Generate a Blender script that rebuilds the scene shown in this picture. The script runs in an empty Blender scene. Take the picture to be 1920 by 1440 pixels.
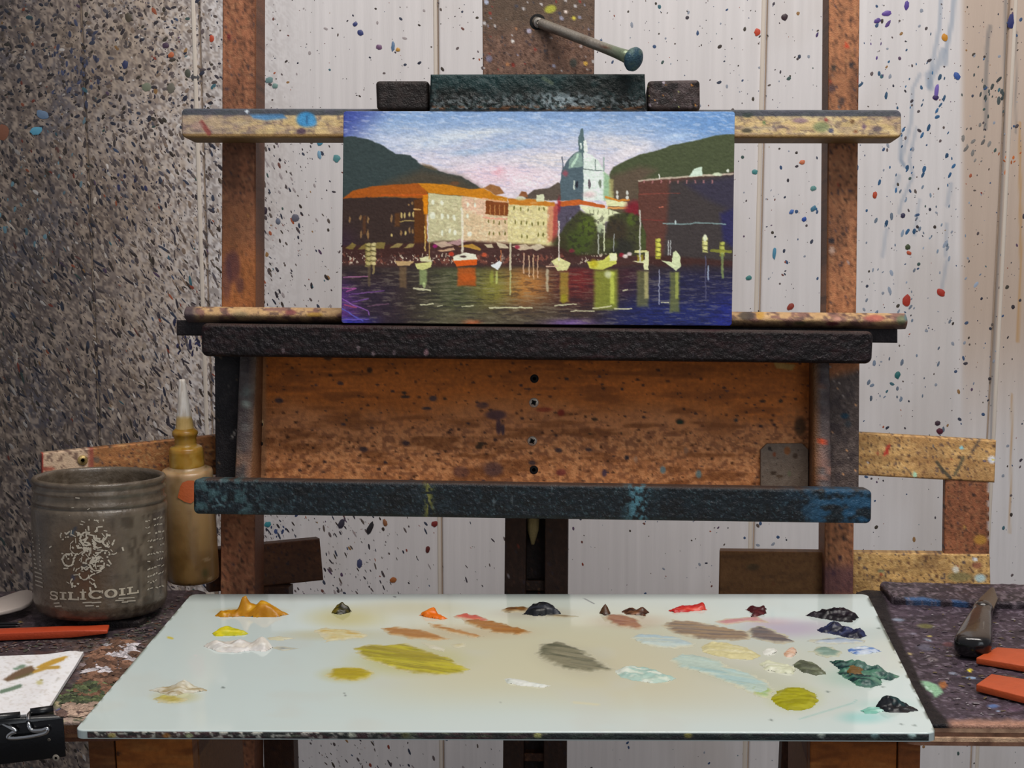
import bpy, bmesh, math, random
import numpy as np
from mathutils import Matrix, Vector

# ------------------------------------------------------------------ camera, world, lights, exposure
S = bpy.context.scene
COL = S.collection
FPX, PITCH, CZ = 3110.0, math.radians(9.9), 1.17
cam_d = bpy.data.cameras.new('camera')
cam = bpy.data.objects.new('camera', cam_d)
COL.objects.link(cam)
cam.location = (0, 0, CZ)
cam.rotation_euler = (math.pi / 2 - PITCH, 0, 0)
cam_d.sensor_width = 36
cam_d.lens = FPX / 1920 * 36
cam_d.clip_start = 0.05
S.camera = cam
S.view_settings.view_transform = 'Standard'
S.view_settings.look = 'None'
S.view_settings.gamma = 1
S.view_settings.use_curve_mapping = False
S.view_settings.exposure = -0.40

w = bpy.data.worlds.new('world')
S.world = w
w.use_nodes = True
w.node_tree.nodes['Background'].inputs[0].default_value = (0.86, 0.90, 1.0, 1)
w.node_tree.nodes['Background'].inputs[1].default_value = 0.30


def area(name, loc, target, size, size_y, power, col):
    d = bpy.data.lights.new(name, 'AREA')
    d.shape = 'RECTANGLE'
    d.size, d.size_y, d.energy, d.color = size, size_y, power, col
    o = bpy.data.objects.new(name, d)
    COL.objects.link(o)
    o.location = loc
    o.rotation_euler = (Vector(target) - Vector(loc)).to_track_quat('-Z', 'Y').to_euler()
    return o


area('ceiling_light', (0.22, 0.80, 2.20), (0.15, 1.60, 1.0), 0.9, 0.45, 22.5, (1.0, 0.945, 0.89))
area('window_light', (0.9, -1.3, 1.9), (0.0, 1.4, 0.9), 1.2, 1.4, 13, (0.87, 0.94, 1.0))

# ------------------------------------------------------------------ numeric helpers
CP, SP = math.cos(PITCH), math.sin(PITCH)


def proj(P):
    d = P - np.array([0, 0, CZ])
    q = d[:, 1] * CP - d[:, 2] * SP
    return 960 + FPX * d[:, 0] / q, 720 - FPX * (d[:, 1] * SP + d[:, 2] * CP) / q


def ray(px, py):
    u, v = (px - 960) / FPX, (720 - py) / FPX
    return np.array([u, CP + v * SP, -SP + v * CP])


class Frame:
    """origin + axes (columns of A): local x right, y away, z up"""
    def __init__(self, o, A):
        self.o, self.A, self.Ai = np.array(o, float), np.array(A, float), np.linalg.inv(A)

    def world(self, L):
        return self.o + np.asarray(L, float) @ self.A.T

    def _ray(self, px, py):
        return self.Ai @ (np.array([0, 0, CZ]) - self.o), self.Ai @ ray(px, py)

    def hit(self, px, py, y=0.0):            # where the sight line meets local plane y
        o, d = self._ray(px, py)
        t = (y - o[1]) / d[1]
        return np.array([o[0] + t * d[0], y, o[2] + t * d[2]])

    def hitz(self, px, py, z=0.0):           # local plane z
        o, d = self._ray(px, py)
        t = (z - o[2]) / d[2]
        return np.array([o[0] + t * d[0], o[1] + t * d[1], z])


def hash2(ix, iy, seed):
    h = (ix.astype(np.int64) * 374761393 + iy.astype(np.int64) * 668265263 + seed * 1274126177) & 0x7fffffff
    h = ((h ^ (h >> 13)) * 1103515245) & 0x7fffffff
    h = ((h ^ (h >> 16)) * 12345679) & 0x7fffffff
    return (h ^ (h >> 11)) % 65536 / 65536.0


def vnoise(x, y, seed=0):
    ix, iy = np.floor(x), np.floor(y)
    fx, fy = x - ix, y - iy
    fx, fy = fx * fx * (3 - 2 * fx), fy * fy * (3 - 2 * fy)
    a, b = hash2(ix, iy, seed), hash2(ix + 1, iy, seed)
    c, d = hash2(ix, iy + 1, seed), hash2(ix + 1, iy + 1, seed)
    return (a + (b - a) * fx) * (1 - fy) + (c + (d - c) * fx) * fy


def fbm(x, y, seed=0, o=4):
    r, a, t = 0, 1, 0
    for i in range(o):
        r = r + a * vnoise(x * 2 ** i + i * 17.3, y * 2 ** i - i * 9.1, seed + i * 31)
        t += a
        a *= 0.55
    return r / t


def sst(a, b, x):
    t = np.clip((x - a) / (b - a), 0, 1)
    return t * t * (3 - 2 * t)


def poly_sd(pts, X, Y):
    """signed distance, positive inside"""
    n = len(pts)
    ins = np.zeros(X.shape, bool)
    dm = np.full(X.shape, 1e9)
    for i in range(n):
        x0, y0 = pts[i]
        x1, y1 = pts[(i + 1) % n]
        ex, ey = x1 - x0, y1 - y0
        L = ex * ex + ey * ey + 1e-12
        t = np.clip(((X - x0) * ex + (Y - y0) * ey) / L, 0, 1)
        dm = np.minimum(dm, (X - x0 - t * ex) ** 2 + (Y - y0 - t * ey) ** 2)
        if y0 != y1:
            c = ((y0 > Y) != (y1 > Y)) & (X < (x1 - x0) * (Y - y0) / (y1 - y0) + x0)
            ins ^= c
    d = np.sqrt(dm)
    return np.where(ins, d, -d)


def lin(c):
    c = np.clip(np.asarray(c, float) / 255.0, 0, 1)
    return np.where(c <= 0.04045, c / 12.92, ((c + 0.055) / 1.055) ** 2.4)


class Paint:
    """pigment on a set of surface points; X, Y are millimetre-like surface coordinates"""
    def __init__(self, X, Y, base):
        self.X, self.Y = X, Y
        self.C = np.tile(np.array(base, float), (len(X), 1))

    def _mix(self, idx, a, col):
        a = a[:, None]
        self.C[idx] = self.C[idx] * (1 - a) + np.array(col, float) * a

    def _box(self, x0, y0, x1, y1):
        return np.nonzero((self.X >= x0) & (self.X <= x1) & (self.Y >= y0) & (self.Y <= y1))[0]

    def poly(self, pts, col, soft=1.5, alpha=1.0):
        xs, ys = [p[0] for p in pts], [p[1] for p in pts]
        i = self._box(min(xs) - soft, min(ys) - soft, max(xs) + soft, max(ys) + soft)
        if len(i):
            sd = poly_sd(pts, self.X[i], self.Y[i])
            self._mix(i, alpha * sst(-soft / 2, soft / 2, sd), col)
        return self

    def rect(self, x0, y0, x1, y1, col, soft=1.5, alpha=1.0):
        return self.poly([(x0, y0), (x1, y0), (x1, y1), (x0, y1)], col, soft, alpha)

    def stroke(self, pts, wd, col, alpha=1.0, soft=1.0):
        xs, ys = [p[0] for p in pts], [p[1] for p in pts]
        i = self._box(min(xs) - wd, min(ys) - wd, max(xs) + wd, max(ys) + wd)
        if len(i):
            X, Y = self.X[i], self.Y[i]
            dm = np.full(X.shape, 1e9)
            for (x0, y0), (x1, y1) in zip(pts[:-1], pts[1:]):
                ex, ey = x1 - x0, y1 - y0
                t = np.clip(((X - x0) * ex + (Y - y0) * ey) / (ex * ex + ey * ey + 1e-9), 0, 1)
                dm = np.minimum(dm, np.hypot(X - x0 - t * ex, Y - y0 - t * ey))
            self._mix(i, alpha * (1 - sst(wd / 2 - soft / 2, wd / 2 + soft / 2, dm)), col)
        return self

    def ell(self, cx, cy, rx, ry, col, alpha=1.0, soft=0.5, ang=0):
        R = max(rx, ry)
        i = self._box(cx - R, cy - R, cx + R, cy + R)
        if len(i):
            c, s = math.cos(math.radians(ang)), math.sin(math.radians(ang))
            dx, dy = self.X[i] - cx, self.Y[i] - cy
            d = np.hypot((dx * c + dy * s) / rx, (-dx * s + dy * c) / ry)
            self._mix(i, alpha * (1 - sst(1 - soft, 1, d)), col)
        return self

    def noise(self, col, sx, sy, lo, hi, seed, alpha=1.0, o=3):
        n = fbm(self.X / sx, self.Y / sy, seed, o)
        self._mix(np.arange(len(self.X)), alpha * sst(lo, hi, n), col)
        return self

    def grain(self, amp, sx, sy, seed, o=3):
        n = fbm(self.X / sx, self.Y / sy, seed, o)
        self.C *= (1 + amp * 2 * (n - 0.5))[:, None]
        return self

    def spots(self, cell, prob, rmin, rmax, cols, seed, asp=1.3, ang=60, alpha=0.9, mask=None):
        X, Y = self.X, self.Y
        cols = np.array(cols, float)
        gx, gy = np.floor(X / cell), np.floor(Y / cell)
        ca, sa = math.cos(math.radians(ang)), math.sin(math.radians(ang))
        for dx in (-1, 0, 1):
            for dy in (-1, 0, 1):
                ix, iy = gx + dx, gy + dy
                px = (ix + hash2(ix, iy, seed)) * cell
                py = (iy + hash2(ix, iy, seed + 1)) * cell
                on = hash2(ix, iy, seed + 2) < prob
                r = rmin + (rmax - rmin) * hash2(ix, iy, seed + 3) ** 2.5
                ax, ay = X - px, Y - py
                d = np.hypot((ax * ca + ay * sa) / asp, -ax * sa + ay * ca) / r
                a = np.where(on, 1 - sst(0.6, 1.1, d), 0) * alpha
                if mask is not None:
                    a = a * mask
                k = (hash2(ix, iy, seed + 4) * len(cols)).astype(int)
                a = a[:, None]
                self.C = self.C * (1 - a) + cols[k] * a
        return self


def tone(paint, r, g=None, b=None):
    """the same pigment, mixed lighter or darker (linear factors)"""
    m = np.array([r, r if g is None else g, r if b is None else b]) ** (1 / 2.2)

    def f(X, Y):
        p = paint(X, Y)
        p.C = np.clip(p.C * m, 0, 255)
        return p
    return f


# ------------------------------------------------------------------ object helpers
WM = {}


def root(name, label, cat, loc, R=None, group=None):
    o = bpy.data.objects.new(name, None)
    COL.objects.link(o)
    M = Matrix.Translation(Vector(loc))
    if R is not None:
        M = M @ Matrix(np.array(R).tolist()).to_4x4()
    o.matrix_world = M
    o.empty_display_size = 0.02
    WM[o.name] = M
    o['label'], o['category'] = label, cat
    if group:
        o['group'] = group
    return o


def mk(name, V, faces, mat, parent=None, cols=None, label=None, cat=None, group=None, kind=None, smooth=None, loc=None):
    """V in world coordinates; smooth: None, True or a per-face bool list"""
    V = np.asarray(V, float)
    me = bpy.data.meshes.new(name)
    o = bpy.data.objects.new(name, me)
    COL.objects.link(o)
    if parent is not None:
        o.parent = parent
        M = WM[parent.name]
        WM[o.name] = M
    else:
        if loc is None:
            lo, hi = V.min(0), V.max(0)
            loc = ((lo[0] + hi[0]) / 2, (lo[1] + hi[1]) / 2, lo[2])
        M = Matrix.Translation(Vector(loc))
        o.matrix_world = M
        WM[o.name] = M
    Mi = np.array(M.inverted())
    V = V @ Mi[:3, :3].T + Mi[:3, 3]
    lens = np.array([len(f) for f in faces], np.int32)
    flat = np.concatenate([np.asarray(f, np.int32) for f in faces]) if not isinstance(faces, np.ndarray) else faces.ravel().astype(np.int32)
    me.vertices.add(len(V))
    me.vertices.foreach_set('co', V.ravel().astype(np.float32))
    me.loops.add(len(flat))
    me.loops.foreach_set('vertex_index', flat)
    me.polygons.add(len(lens))
    me.polygons.foreach_set('loop_start', np.concatenate([[0], np.cumsum(lens)[:-1]]).astype(np.int32))
    me.polygons.foreach_set('loop_total', lens)
    if smooth is not None and smooth is not False:
        sm = np.full(len(lens), True) if smooth is True else np.asarray(smooth, bool)
        me.polygons.foreach_set('use_smooth', sm)
    me.update(calc_edges=True)
    me.validate()
    if cols is not None:
        a = me.color_attributes.new('Col', 'FLOAT_COLOR', 'POINT')
        c4 = np.ones((len(V), 4), np.float32)
        c4[:, :3] = lin(cols)
        a.data.foreach_set('color', c4.ravel())
    if mat is not None:
        me.materials.append(mat)
    if label:
        o['label'] = label
    if cat:
        o['category'] = cat
    if group:
        o['group'] = group
    if kind:
        o['kind'] = kind
    return o


def linspace_dense(length, step, r, dense=None):
    n = max(2, int(math.ceil(length / step)))
    s = np.linspace(0, length, n + 1)
    if r > 0:
        e = np.array([0, 0.12, 0.35, 0.65, 1.0]) * r
        s = np.concatenate([s, e, length - e])
    s = np.unique(np.round(np.clip(s, 0, length), 6))
    return s / length


def slab(name, parent, fr, quad, yf, depth, paint, mat, step=0.001, r=0.002, disp=0.0, dsc=0.006, seed=0,
         local=False, svals=None, tvals=None, side=0.85, label=None, extra=None, corner=0.0, **kw):
    """board whose front face (local plane y=yf) has the four given corners TL,TR,BR,BL (sight-line pixels, or local
    x,z pairs), a rounded arris r, a painted and slightly lumpy front, and a real thickness `depth` behind it"""
    if local:
        q = [np.array([a, yf, b]) for a, b in quad]
    else:
        q = [fr.hit(a, b, yf) for a, b in quad]
    wl = (np.linalg.norm(q[1] - q[0]) + np.linalg.norm(q[2] - q[3])) / 2
    hl = (np.linalg.norm(q[3] - q[0]) + np.linalg.norm(q[2] - q[1])) / 2
    r = min(r, wl * 0.45, hl * 0.45, depth * 0.9)
    s = svals if svals is not None else linspace_dense(wl, step, r)
    t = tvals if tvals is not None else linspace_dense(hl, step, r)
    ns, nt = len(s), len(t)
    ss, tt = np.meshgrid(s, t)
    ss, tt = ss.ravel()[:, None], tt.ravel()[:, None]
    L = (q[0] * (1 - ss) + q[1] * ss) * (1 - tt) + (q[3] * (1 - ss) + q[2] * ss) * tt
    dx = np.minimum(ss[:, 0], 1 - ss[:, 0]) * wl
    dz = np.minimum(tt[:, 0], 1 - tt[:, 0]) * hl
    if corner > 0:                      # rounded outline corners
        cc = np.where((dx < corner) & (dz < corner))[0]
        c = corner
        ux, uz = c - dx[cc], c - dz[cc]
        m = np.maximum(ux, uz) / np.maximum(np.hypot(ux, uz), 1e-9)
        sgx = np.where(ss[cc, 0] < .5, 1, -1)
        sgz = np.where(tt[cc, 0] < .5, -1, 1)
        L[cc, 0] += sgx * ux * (1 - m)
        L[cc, 2] += sgz * uz * (1 - m)
    d = np.minimum(dx, dz)
    if r > 0:
        k = np.clip(r - d, 0, r)
        L[:, 1] += r - np.sqrt(np.maximum(r * r - k * k, 0))
    if disp:
        n = fbm(L[:, 0] / dsc, L[:, 2] / dsc, seed + 5, 3)
        L[:, 1] -= disp * (n - 0.35) * sst(0, max(r, .001), d)
    if extra is not None:
        L = extra(L, ss[:, 0], tt[:, 0])
    P = fr.world(L)
    X, Y = proj(P)
    C = paint(X, Y).C
    i = np.arange(ns * nt).reshape(nt, ns)
    F = np.stack([i[:-1, :-1], i[1:, :-1], i[1:, 1:], i[:-1, 1:]], -1).reshape(-1, 4)
    loop = np.concatenate([i[0, :], i[1:, -1], i[-1, -2::-1], i[-2:0:-1, 0]])
    nb = len(loop)
    B0 = L[loop]
    B1 = B0.copy()
    B1[:, 1] = yf + depth
    base = ns * nt
    Vl = np.concatenate([L, B0, B1])
    Call = np.concatenate([C, C[loop] * side, C[loop] * side])
    a = np.arange(nb)
    b = (a + 1) % nb
    Fs = np.stack([base + a, base + b, base + nb + b, base + nb + a], -1)
    faces = [f for f in F] + [f for f in Fs] + [list(base + nb + a[::-1])[::-1]]
    sm = np.concatenate([np.ones(len(F), bool), np.zeros(len(Fs) + 1, bool)])
    o = mk(name, fr.world(Vl), faces, mat, parent, Call, label=label, smooth=sm, **kw)
    return o


def prism(name, parent, fr, pts, z0, z1, mat, col, label=None, bev=0.0008, step=None, paint=None, disp=0.0, dsc=0.006, seed=0, sidecol=None, **kw):
    """outline pts (local x,y pairs) on a local z plane, from z0 up to z1, with a top grid that is clipped to the outline"""
    V, Fc, C = [], [], []
    pts = np.array(pts, float)
    ar = 0.5 * np.sum(pts[:, 0] * np.roll(pts[:, 1], -1) - np.roll(pts[:, 0], -1) * pts[:, 1])
    if ar < 0:
        pts = pts[::-1]
    # resample outline
    st = step or 0.004
    out = []
    for i in range(len(pts)):
        p, q = pts[i], pts[(i + 1) % len(pts)]
        n = max(1, int(np.linalg.norm(q - p) / st))
        for k in range(n):
            out.append(p + (q - p) * k / n)
    out = np.array(out)
    n = len(out)
    prev, nxt = np.roll(out, 1, 0), np.roll(out, -1, 0)
    tg = nxt - prev
    tg /= np.linalg.norm(tg, axis=1)[:, None] + 1e-12
    inn = np.stack([-tg[:, 1], tg[:, 0]], 1)
    b2 = out + inn * bev
    ring = lambda xy, z: np.c_[xy, np.full(n, z)]
    bm = bmesh.new()
    rings = [ring(out, z0), ring(out, z1 - bev), ring(out + inn * bev * .3, z1 - bev * .3), ring(b2, z1)]
    vs = [[bm.verts.new(v) for v in rg] for rg in rings]
    for a, b in zip(vs[:-1], vs[1:]):
        for k in range(n):
            bm.faces.new((a[k], a[(k + 1) % n], b[(k + 1) % n], b[k]))
    bm.faces.new(vs[0][::-1])
    bm.faces.new(vs[-1])
    bm.verts.ensure_lookup_table()
    bm.verts.index_update()
    V = np.array([v.co[:] for v in bm.verts])
    Fc = [[v.index for v in f.verts] for f in bm.faces]
    sm = [all(abs(v.co.z - z1) < bev * 1.01 for v in f.verts) for f in bm.faces]
    bm.free()
    if disp:
        nn = fbm(V[:, 0] / dsc, V[:, 1] / dsc, seed, 3)
        V[:, 2] += np.where(V[:, 2] > z1 - 1e-6, disp * (nn - .4), 0)
    P = fr.world(V)
    if paint is not None:
        X, Y = proj(P)
        C = paint(X, Y).C
    else:
        C = np.tile(np.array(col, float), (len(V), 1))
    return mk(name, P, Fc, mat, parent, C, label=label, smooth=sm, **kw)


def lathe(fr, c, prof, n=64):
    """profile [(r,z)...] about local z through c -> verts (world), faces, (theta,z,r)"""
    prof = np.array(prof, float)
    m = len(prof)
    th = np.linspace(0, 2 * np.pi, n, endpoint=False)
    V = np.zeros((m, n, 3))
    V[:, :, 0] = c[0] + prof[:, 0:1] * np.cos(th)
    V[:, :, 1] = c[1] + prof[:, 0:1] * np.sin(th)
    V[:, :, 2] = c[2] + prof[:, 1:2]
    i = np.arange(m * n).reshape(m, n)
    j = np.roll(i, -1, 1)
    F = np.stack([i[:-1], j[:-1], j[1:], i[1:]], -1).reshape(-1, 4)
    return fr.world(V.reshape(-1, 3)), F


def densify(prof, step):
    out = []
    for (r0, z0), (r1, z1) in zip(prof[:-1], prof[1:]):
        n = max(1, int(math.hypot(r1 - r0, z1 - z0) / step))
        out += [(r0 + (r1 - r0) * k / n, z0 + (z1 - z0) * k / n) for k in range(n)]
    return out + [prof[-1]]


def tube(path, rad, n=10):
    """tube through world points"""
    path = [Vector(p) for p in path]
    V, F = [], []
    up = Vector((0.3, 0.2, 1)).normalized()
    for k, p in enumerate(path):
        t = (path[min(k + 1, len(path) - 1)] - path[max(k - 1, 0)]).normalized()
        a = t.cross(up).normalized()
        b = a.cross(t).normalized()
        rr = rad[k] if hasattr(rad, '__len__') else rad
        for j in range(n):
            an = 2 * math.pi * j / n
            V.append(p + a * math.cos(an) * rr + b * math.sin(an) * rr)
    for k in range(len(path) - 1):
        for j in range(n):
            F.append([k * n + j, k * n + (j + 1) % n, (k + 1) * n + (j + 1) % n, (k + 1) * n + j])
    F.append(list(range(n))[::-1])
    F.append([(len(path) - 1) * n + j for j in range(n)])
    return np.array([v[:] for v in V]), F


def smooth_path(pts, k=6):
    pts = [Vector(p) for p in pts]
    out = []
    for i in range(len(pts) - 1):
        p0, p1, p2, p3 = pts[max(i - 1, 0)], pts[i], pts[i + 1], pts[min(i + 2, len(pts) - 1)]
        for j in range(k):
            t = j / k
            out.append(0.5 * ((2 * p1) + (p2 - p0) * t + (2 * p0 - 5 * p1 + 4 * p2 - p3) * t * t + (3 * p1 - p0 - 3 * p2 + p3) * t ** 3))
    return out + [pts[-1]]


# ------------------------------------------------------------------ materials
def mat(name, rough=0.6, bump=0.0, bscale=400, col=None, metal=0.0, coat=0.0, spec=0.5, var=0.0, vscale=60, trans=0.0, sss=0.0, stretch=(1, 1, 1), rvar=0.0):
    m = bpy.data.materials.new(name)
    m.use_nodes = True
    nt = m.node_tree
    b = nt.nodes['Principled BSDF']
    tc = nt.nodes.new('ShaderNodeTexCoord')
    mp = nt.nodes.new('ShaderNodeMapping')
    mp.inputs['Scale'].default_value = stretch
    nt.links.new(tc.outputs['Object'], mp.inputs['Vector'])
    if col is None:
        at = nt.nodes.new('ShaderNodeAttribute')
        at.attribute_name = 'Col'
        src = at.outputs['Color']
    else:
        rgb = nt.nodes.new('ShaderNodeRGB')
        rgb.outputs[0].default_value = (*lin(col), 1)
        src = rgb.outputs[0]
    if var:
        nz = nt.nodes.new('ShaderNodeTexNoise')
        nz.inputs['Scale'].default_value = vscale
        nz.inputs['Detail'].default_value = 6
        nt.links.new(mp.outputs[0], nz.inputs['Vector'])
        mr = nt.nodes.new('ShaderNodeMapRange')
        mr.inputs[1].default_value, mr.inputs[2].default_value = 0.3, 0.7
        mr.inputs[3].default_value, mr.inputs[4].default_value = 1 - var, 1 + var
        nt.links.new(nz.outputs[0], mr.inputs[0])
        mx = nt.nodes.new('ShaderNodeVectorMath')
        mx.operation = 'SCALE'
        nt.links.new(src, mx.inputs[0])
        nt.links.new(mr.outputs[0], mx.inputs['Scale'])
        src = mx.outputs[0]
    nt.links.new(src, b.inputs['Base Color'])
    b.inputs['Roughness'].default_value = rough
    b.inputs['Metallic'].default_value = metal
    b.inputs['Coat Weight'].default_value = coat
    b.inputs['Specular IOR Level'].default_value = spec
    b.inputs['Transmission Weight'].default_value = trans
    b.inputs['Subsurface Weight'].default_value = sss
    if sss:
        b.inputs['Subsurface Scale'].default_value = 0.01
    if rvar:
        nz = nt.nodes.new('ShaderNodeTexNoise')
        nz.inputs['Scale'].default_value = 90
        nz.inputs['Detail'].default_value = 5
        nt.links.new(mp.outputs[0], nz.inputs['Vector'])
        mr = nt.nodes.new('ShaderNodeMapRange')
        mr.inputs[3].default_value, mr.inputs[4].default_value = max(rough - rvar, .02), rough + rvar
        mr.inputs[1].default_value, mr.inputs[2].default_value = 0.3, 0.7
        nt.links.new(nz.outputs[0], mr.inputs[0])
        nt.links.new(mr.outputs[0], b.inputs['Roughness'])
    if bump:
        nz = nt.nodes.new('ShaderNodeTexNoise')
        nz.inputs['Scale'].default_value = bscale
        nz.inputs['Detail'].default_value = 4
        nt.links.new(mp.outputs[0], nz.inputs['Vector'])
        bp = nt.nodes.new('ShaderNodeBump')
        bp.inputs['Strength'].default_value = bump
        bp.inputs['Distance'].default_value = 0.002
        nt.links.new(nz.outputs[0], bp.inputs['Height'])
        nt.links.new(bp.outputs[0], b.inputs['Normal'])
    return m


M_WALL = mat('painted_board', 0.62, 0.15, 300, var=0.03, vscale=25, stretch=(6, 1, .15))
M_FLECK = mat('dried_splatter', 0.45, 0.1, 500)
M_WOOD = mat('splattered_wood', 0.62, 0.3, 900, var=0.14, vscale=300, spec=0.3)
M_CRUST = mat('paint_crust', 0.40, 0.5, 800, var=0.2, vscale=420, rvar=0.14, spec=0.22)
M_CANVAS = mat('oil_paint', 0.48, 0.06, 1400, var=0.05, vscale=700, spec=0.25)
M_WET = mat('wet_oil_paint', 0.36, 0.08, 600, var=0.06, vscale=300, spec=0.35)
M_GLASS = mat('palette_glass', 0.09, 0.0, coat=0.2, spec=0.5)
M_JAR = mat('dirty_jar_glass', 0.38, 0.35, 260, var=0.10, vscale=120, coat=0.15, trans=0.0)
M_BOTTLE = mat('yellowed_plastic', 0.32, 0.1, 200, var=0.05, vscale=90, sss=0.25)
M_NOZ = mat('white_plastic', 0.5, 0.15, 300)
M_ORANGE = mat('orange_red_plastic', 0.5, 0.15, 600, var=0.06, vscale=150)
M_PAPER = mat('paper', 0.85, 0.2, 300)
M_BLACK = mat('black_lacquer', 0.3, 0.06, 500, col=(14, 14, 17), var=0.1, vscale=100)
M_STEEL = mat('bright_steel', 0.18, 0.03, 400, col=(205, 205, 205), metal=1.0)
M_DULL = mat('dull_steel', 0.42, 0.2, 500, metal=0.55)
M_HOLE = mat('bored_hole', 0.9, 0.1, 500, col=(7, 6, 6))
M_BRASS = mat('dull_brass', 0.4, 0.2, 500, col=(175, 150, 95), metal=0.5, var=.3, vscale=200)
M_RESIN = mat('dark_handle_plastic', 0.2, 0.08, 300, var=0.15, vscale=120, coat=0.3)

# ------------------------------------------------------------------ frames (real places)
def rot(yaw, lean=0.0):
    y, l = math.radians(yaw), math.radians(lean)
    Rz = np.array([[math.cos(y), -math.sin(y), 0], [math.sin(y), math.cos(y), 0], [0, 0, 1]])
    Rx = np.array([[1, 0, 0], [0, math.cos(l), -math.sin(l)], [0, math.sin(l), math.cos(l)]])
    return Rz @ Rx


YW = 1.75
WF = Frame((0, YW, 0), np.eye(3))                       # back wall: y = 0 is the face of the panels
ER = rot(-3.0, -8.4)                                    # easel: leans back, turned a little
E_O = np.array([0, 0, CZ]) + ray(1004, 640) * (1.30 / ray(1004, 640)[1])
k_ = E_O[2] / ER[2, 2]
EF = Frame(E_O - ER[:, 2] * k_, ER)                     # origin on the floor
yaw, roll = math.radians(-3.66), math.radians(1.237)
PA = np.array([math.cos(yaw) * math.cos(roll), math.sin(yaw) * math.cos(roll), math.sin(roll)])
PB = np.array([-math.sin(yaw), math.cos(yaw), 0.0])
PN = np.cross(PA, PB)
P_O = np.array([0.0006, 1.0638, 0.80])
PF = Frame(P_O, np.stack([PA, PB, PN], 1))              # palette top: z = 0
HF = Frame(P_O, np.stack([PA, -PN, PB], 1))             # the same, seen as a board: y = down
BZ = -0.0074                                            # side boards lie just under the glass
random.seed(4)
rng = np.random.default_rng(11)


def W(px, py):
    return WF.hit(px, py, 0)[[0, 2]]


# ------------------------------------------------------------------ the room
def wall_paint(X, Y):
    p = Paint(X, Y, (226, 221, 220))
    p.grain(0.035, 7, 400, 3, 3)
    p.noise((205, 196, 190), 160, 260, .5, .8, 5, .5)
    # warm light at the far right, painted into the board colour
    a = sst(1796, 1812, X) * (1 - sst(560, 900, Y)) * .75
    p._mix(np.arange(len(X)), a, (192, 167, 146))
    # years of brush flicks on the left
    n = fbm(X / 90, Y / 130, 8, 4)
    n2 = fbm(X / 5, Y / 9, 9, 3)
    d = sst(470, 150, X + (n - .5) * 160 - (Y - 300) * .03)
    p._mix(np.arange(len(X)), d * .7, (182, 160, 140))
    d2 = sst(330, -20, X + (n - .5) * 260 - np.clip(Y - 250, 0, 900) * .10)
    p._mix(np.arange(len(X)), np.clip(d2 * (.78 + .9 * (n2 - .5)), 0, .93), (74, 64, 64))
    p._mix(np.arange(len(X)), sst(.5, .75, fbm(X / 60, Y / 60, 21, 3)) * sst(300, 60, X) * .5, (80, 84, 104))
    p._mix(np.arange(len(X)), sst(.5, .75, fbm(X / 45, Y / 60, 22, 3)) * sst(420, 200, X) * .4, (150, 128, 104))
    p._mix(np.arange(len(X)), sst(.45, .58, fbm((X + Y * .45) / 3.2, (Y - X * .3) / 8, 23, 3)) * sst(600, 300, X) * .62, (100, 86, 80))
    p._mix(np.arange(len(X)), sst(.52, .62, fbm((X + Y * .1) / 4.5, (Y - X * .3) / 7, 25, 3)) * sst(470, 300, X) * .6, (208, 188, 168))
    p.C *= (1 - .16 * sst(360, 40, X))[:, None]
    # pale runs on the right
    for pts, wd, al in (([(1790, -20), (1785, 40), (1775, 90), (1772, 120)], 9, .45), ([(1765, -20), (1762, 50), (1752, 100), (1745, 135)], 8, .4),
                        ([(1768, 95), (1760, 120), (1748, 140), (1742, 160)], 12, .4), ([(1725, 140), (1712, 165), (1708, 230), (1690, 300), (1694, 308)], 7, .35),
                        ([(1718, 240), (1705, 300), (1712, 330), (1690, 380), (1686, 400)], 6, .35), ([(1690, 245), (1688, 300), (1696, 312)], 6, .5),
                        ([(1740, 140), (1745, 165)], 13, .4), ([(1724, 375), (1715, 440)], 6, .3), ([(1775, 420), (1773, 480)], 6, .3), ([(1662, 430), (1655, 480)], 7, .3),
                        ([(1775, 490), (1766, 540)], 7, .3), ([(1685, 330), (1680, 350)], 9, .3), ([(1783, 345), (1776, 385)], 8, .3)):
        p.stroke(pts, wd, (128, 146, 168), al, 4)
    for pts, wd in (([(1886, -20), (1884, 120), (1882, 280), (1876, 420), (1868, 560), (1862, 700), (1858, 830)], 5), ([(1906, 60), (1904, 250)], 3), ([(1856, 50), (1850, 90), (1848, 240)], 8)):
        p.stroke(pts, wd, (120, 118, 118), .55, 3)
    for pts, wd in (([(1912, 230), (1914, 500), (1908, 640)], 5), ([(1898, 740), (1893, 1000)], 3)):
        p.stroke(pts, wd, (190, 140, 80), .6, 3)
    return p


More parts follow.
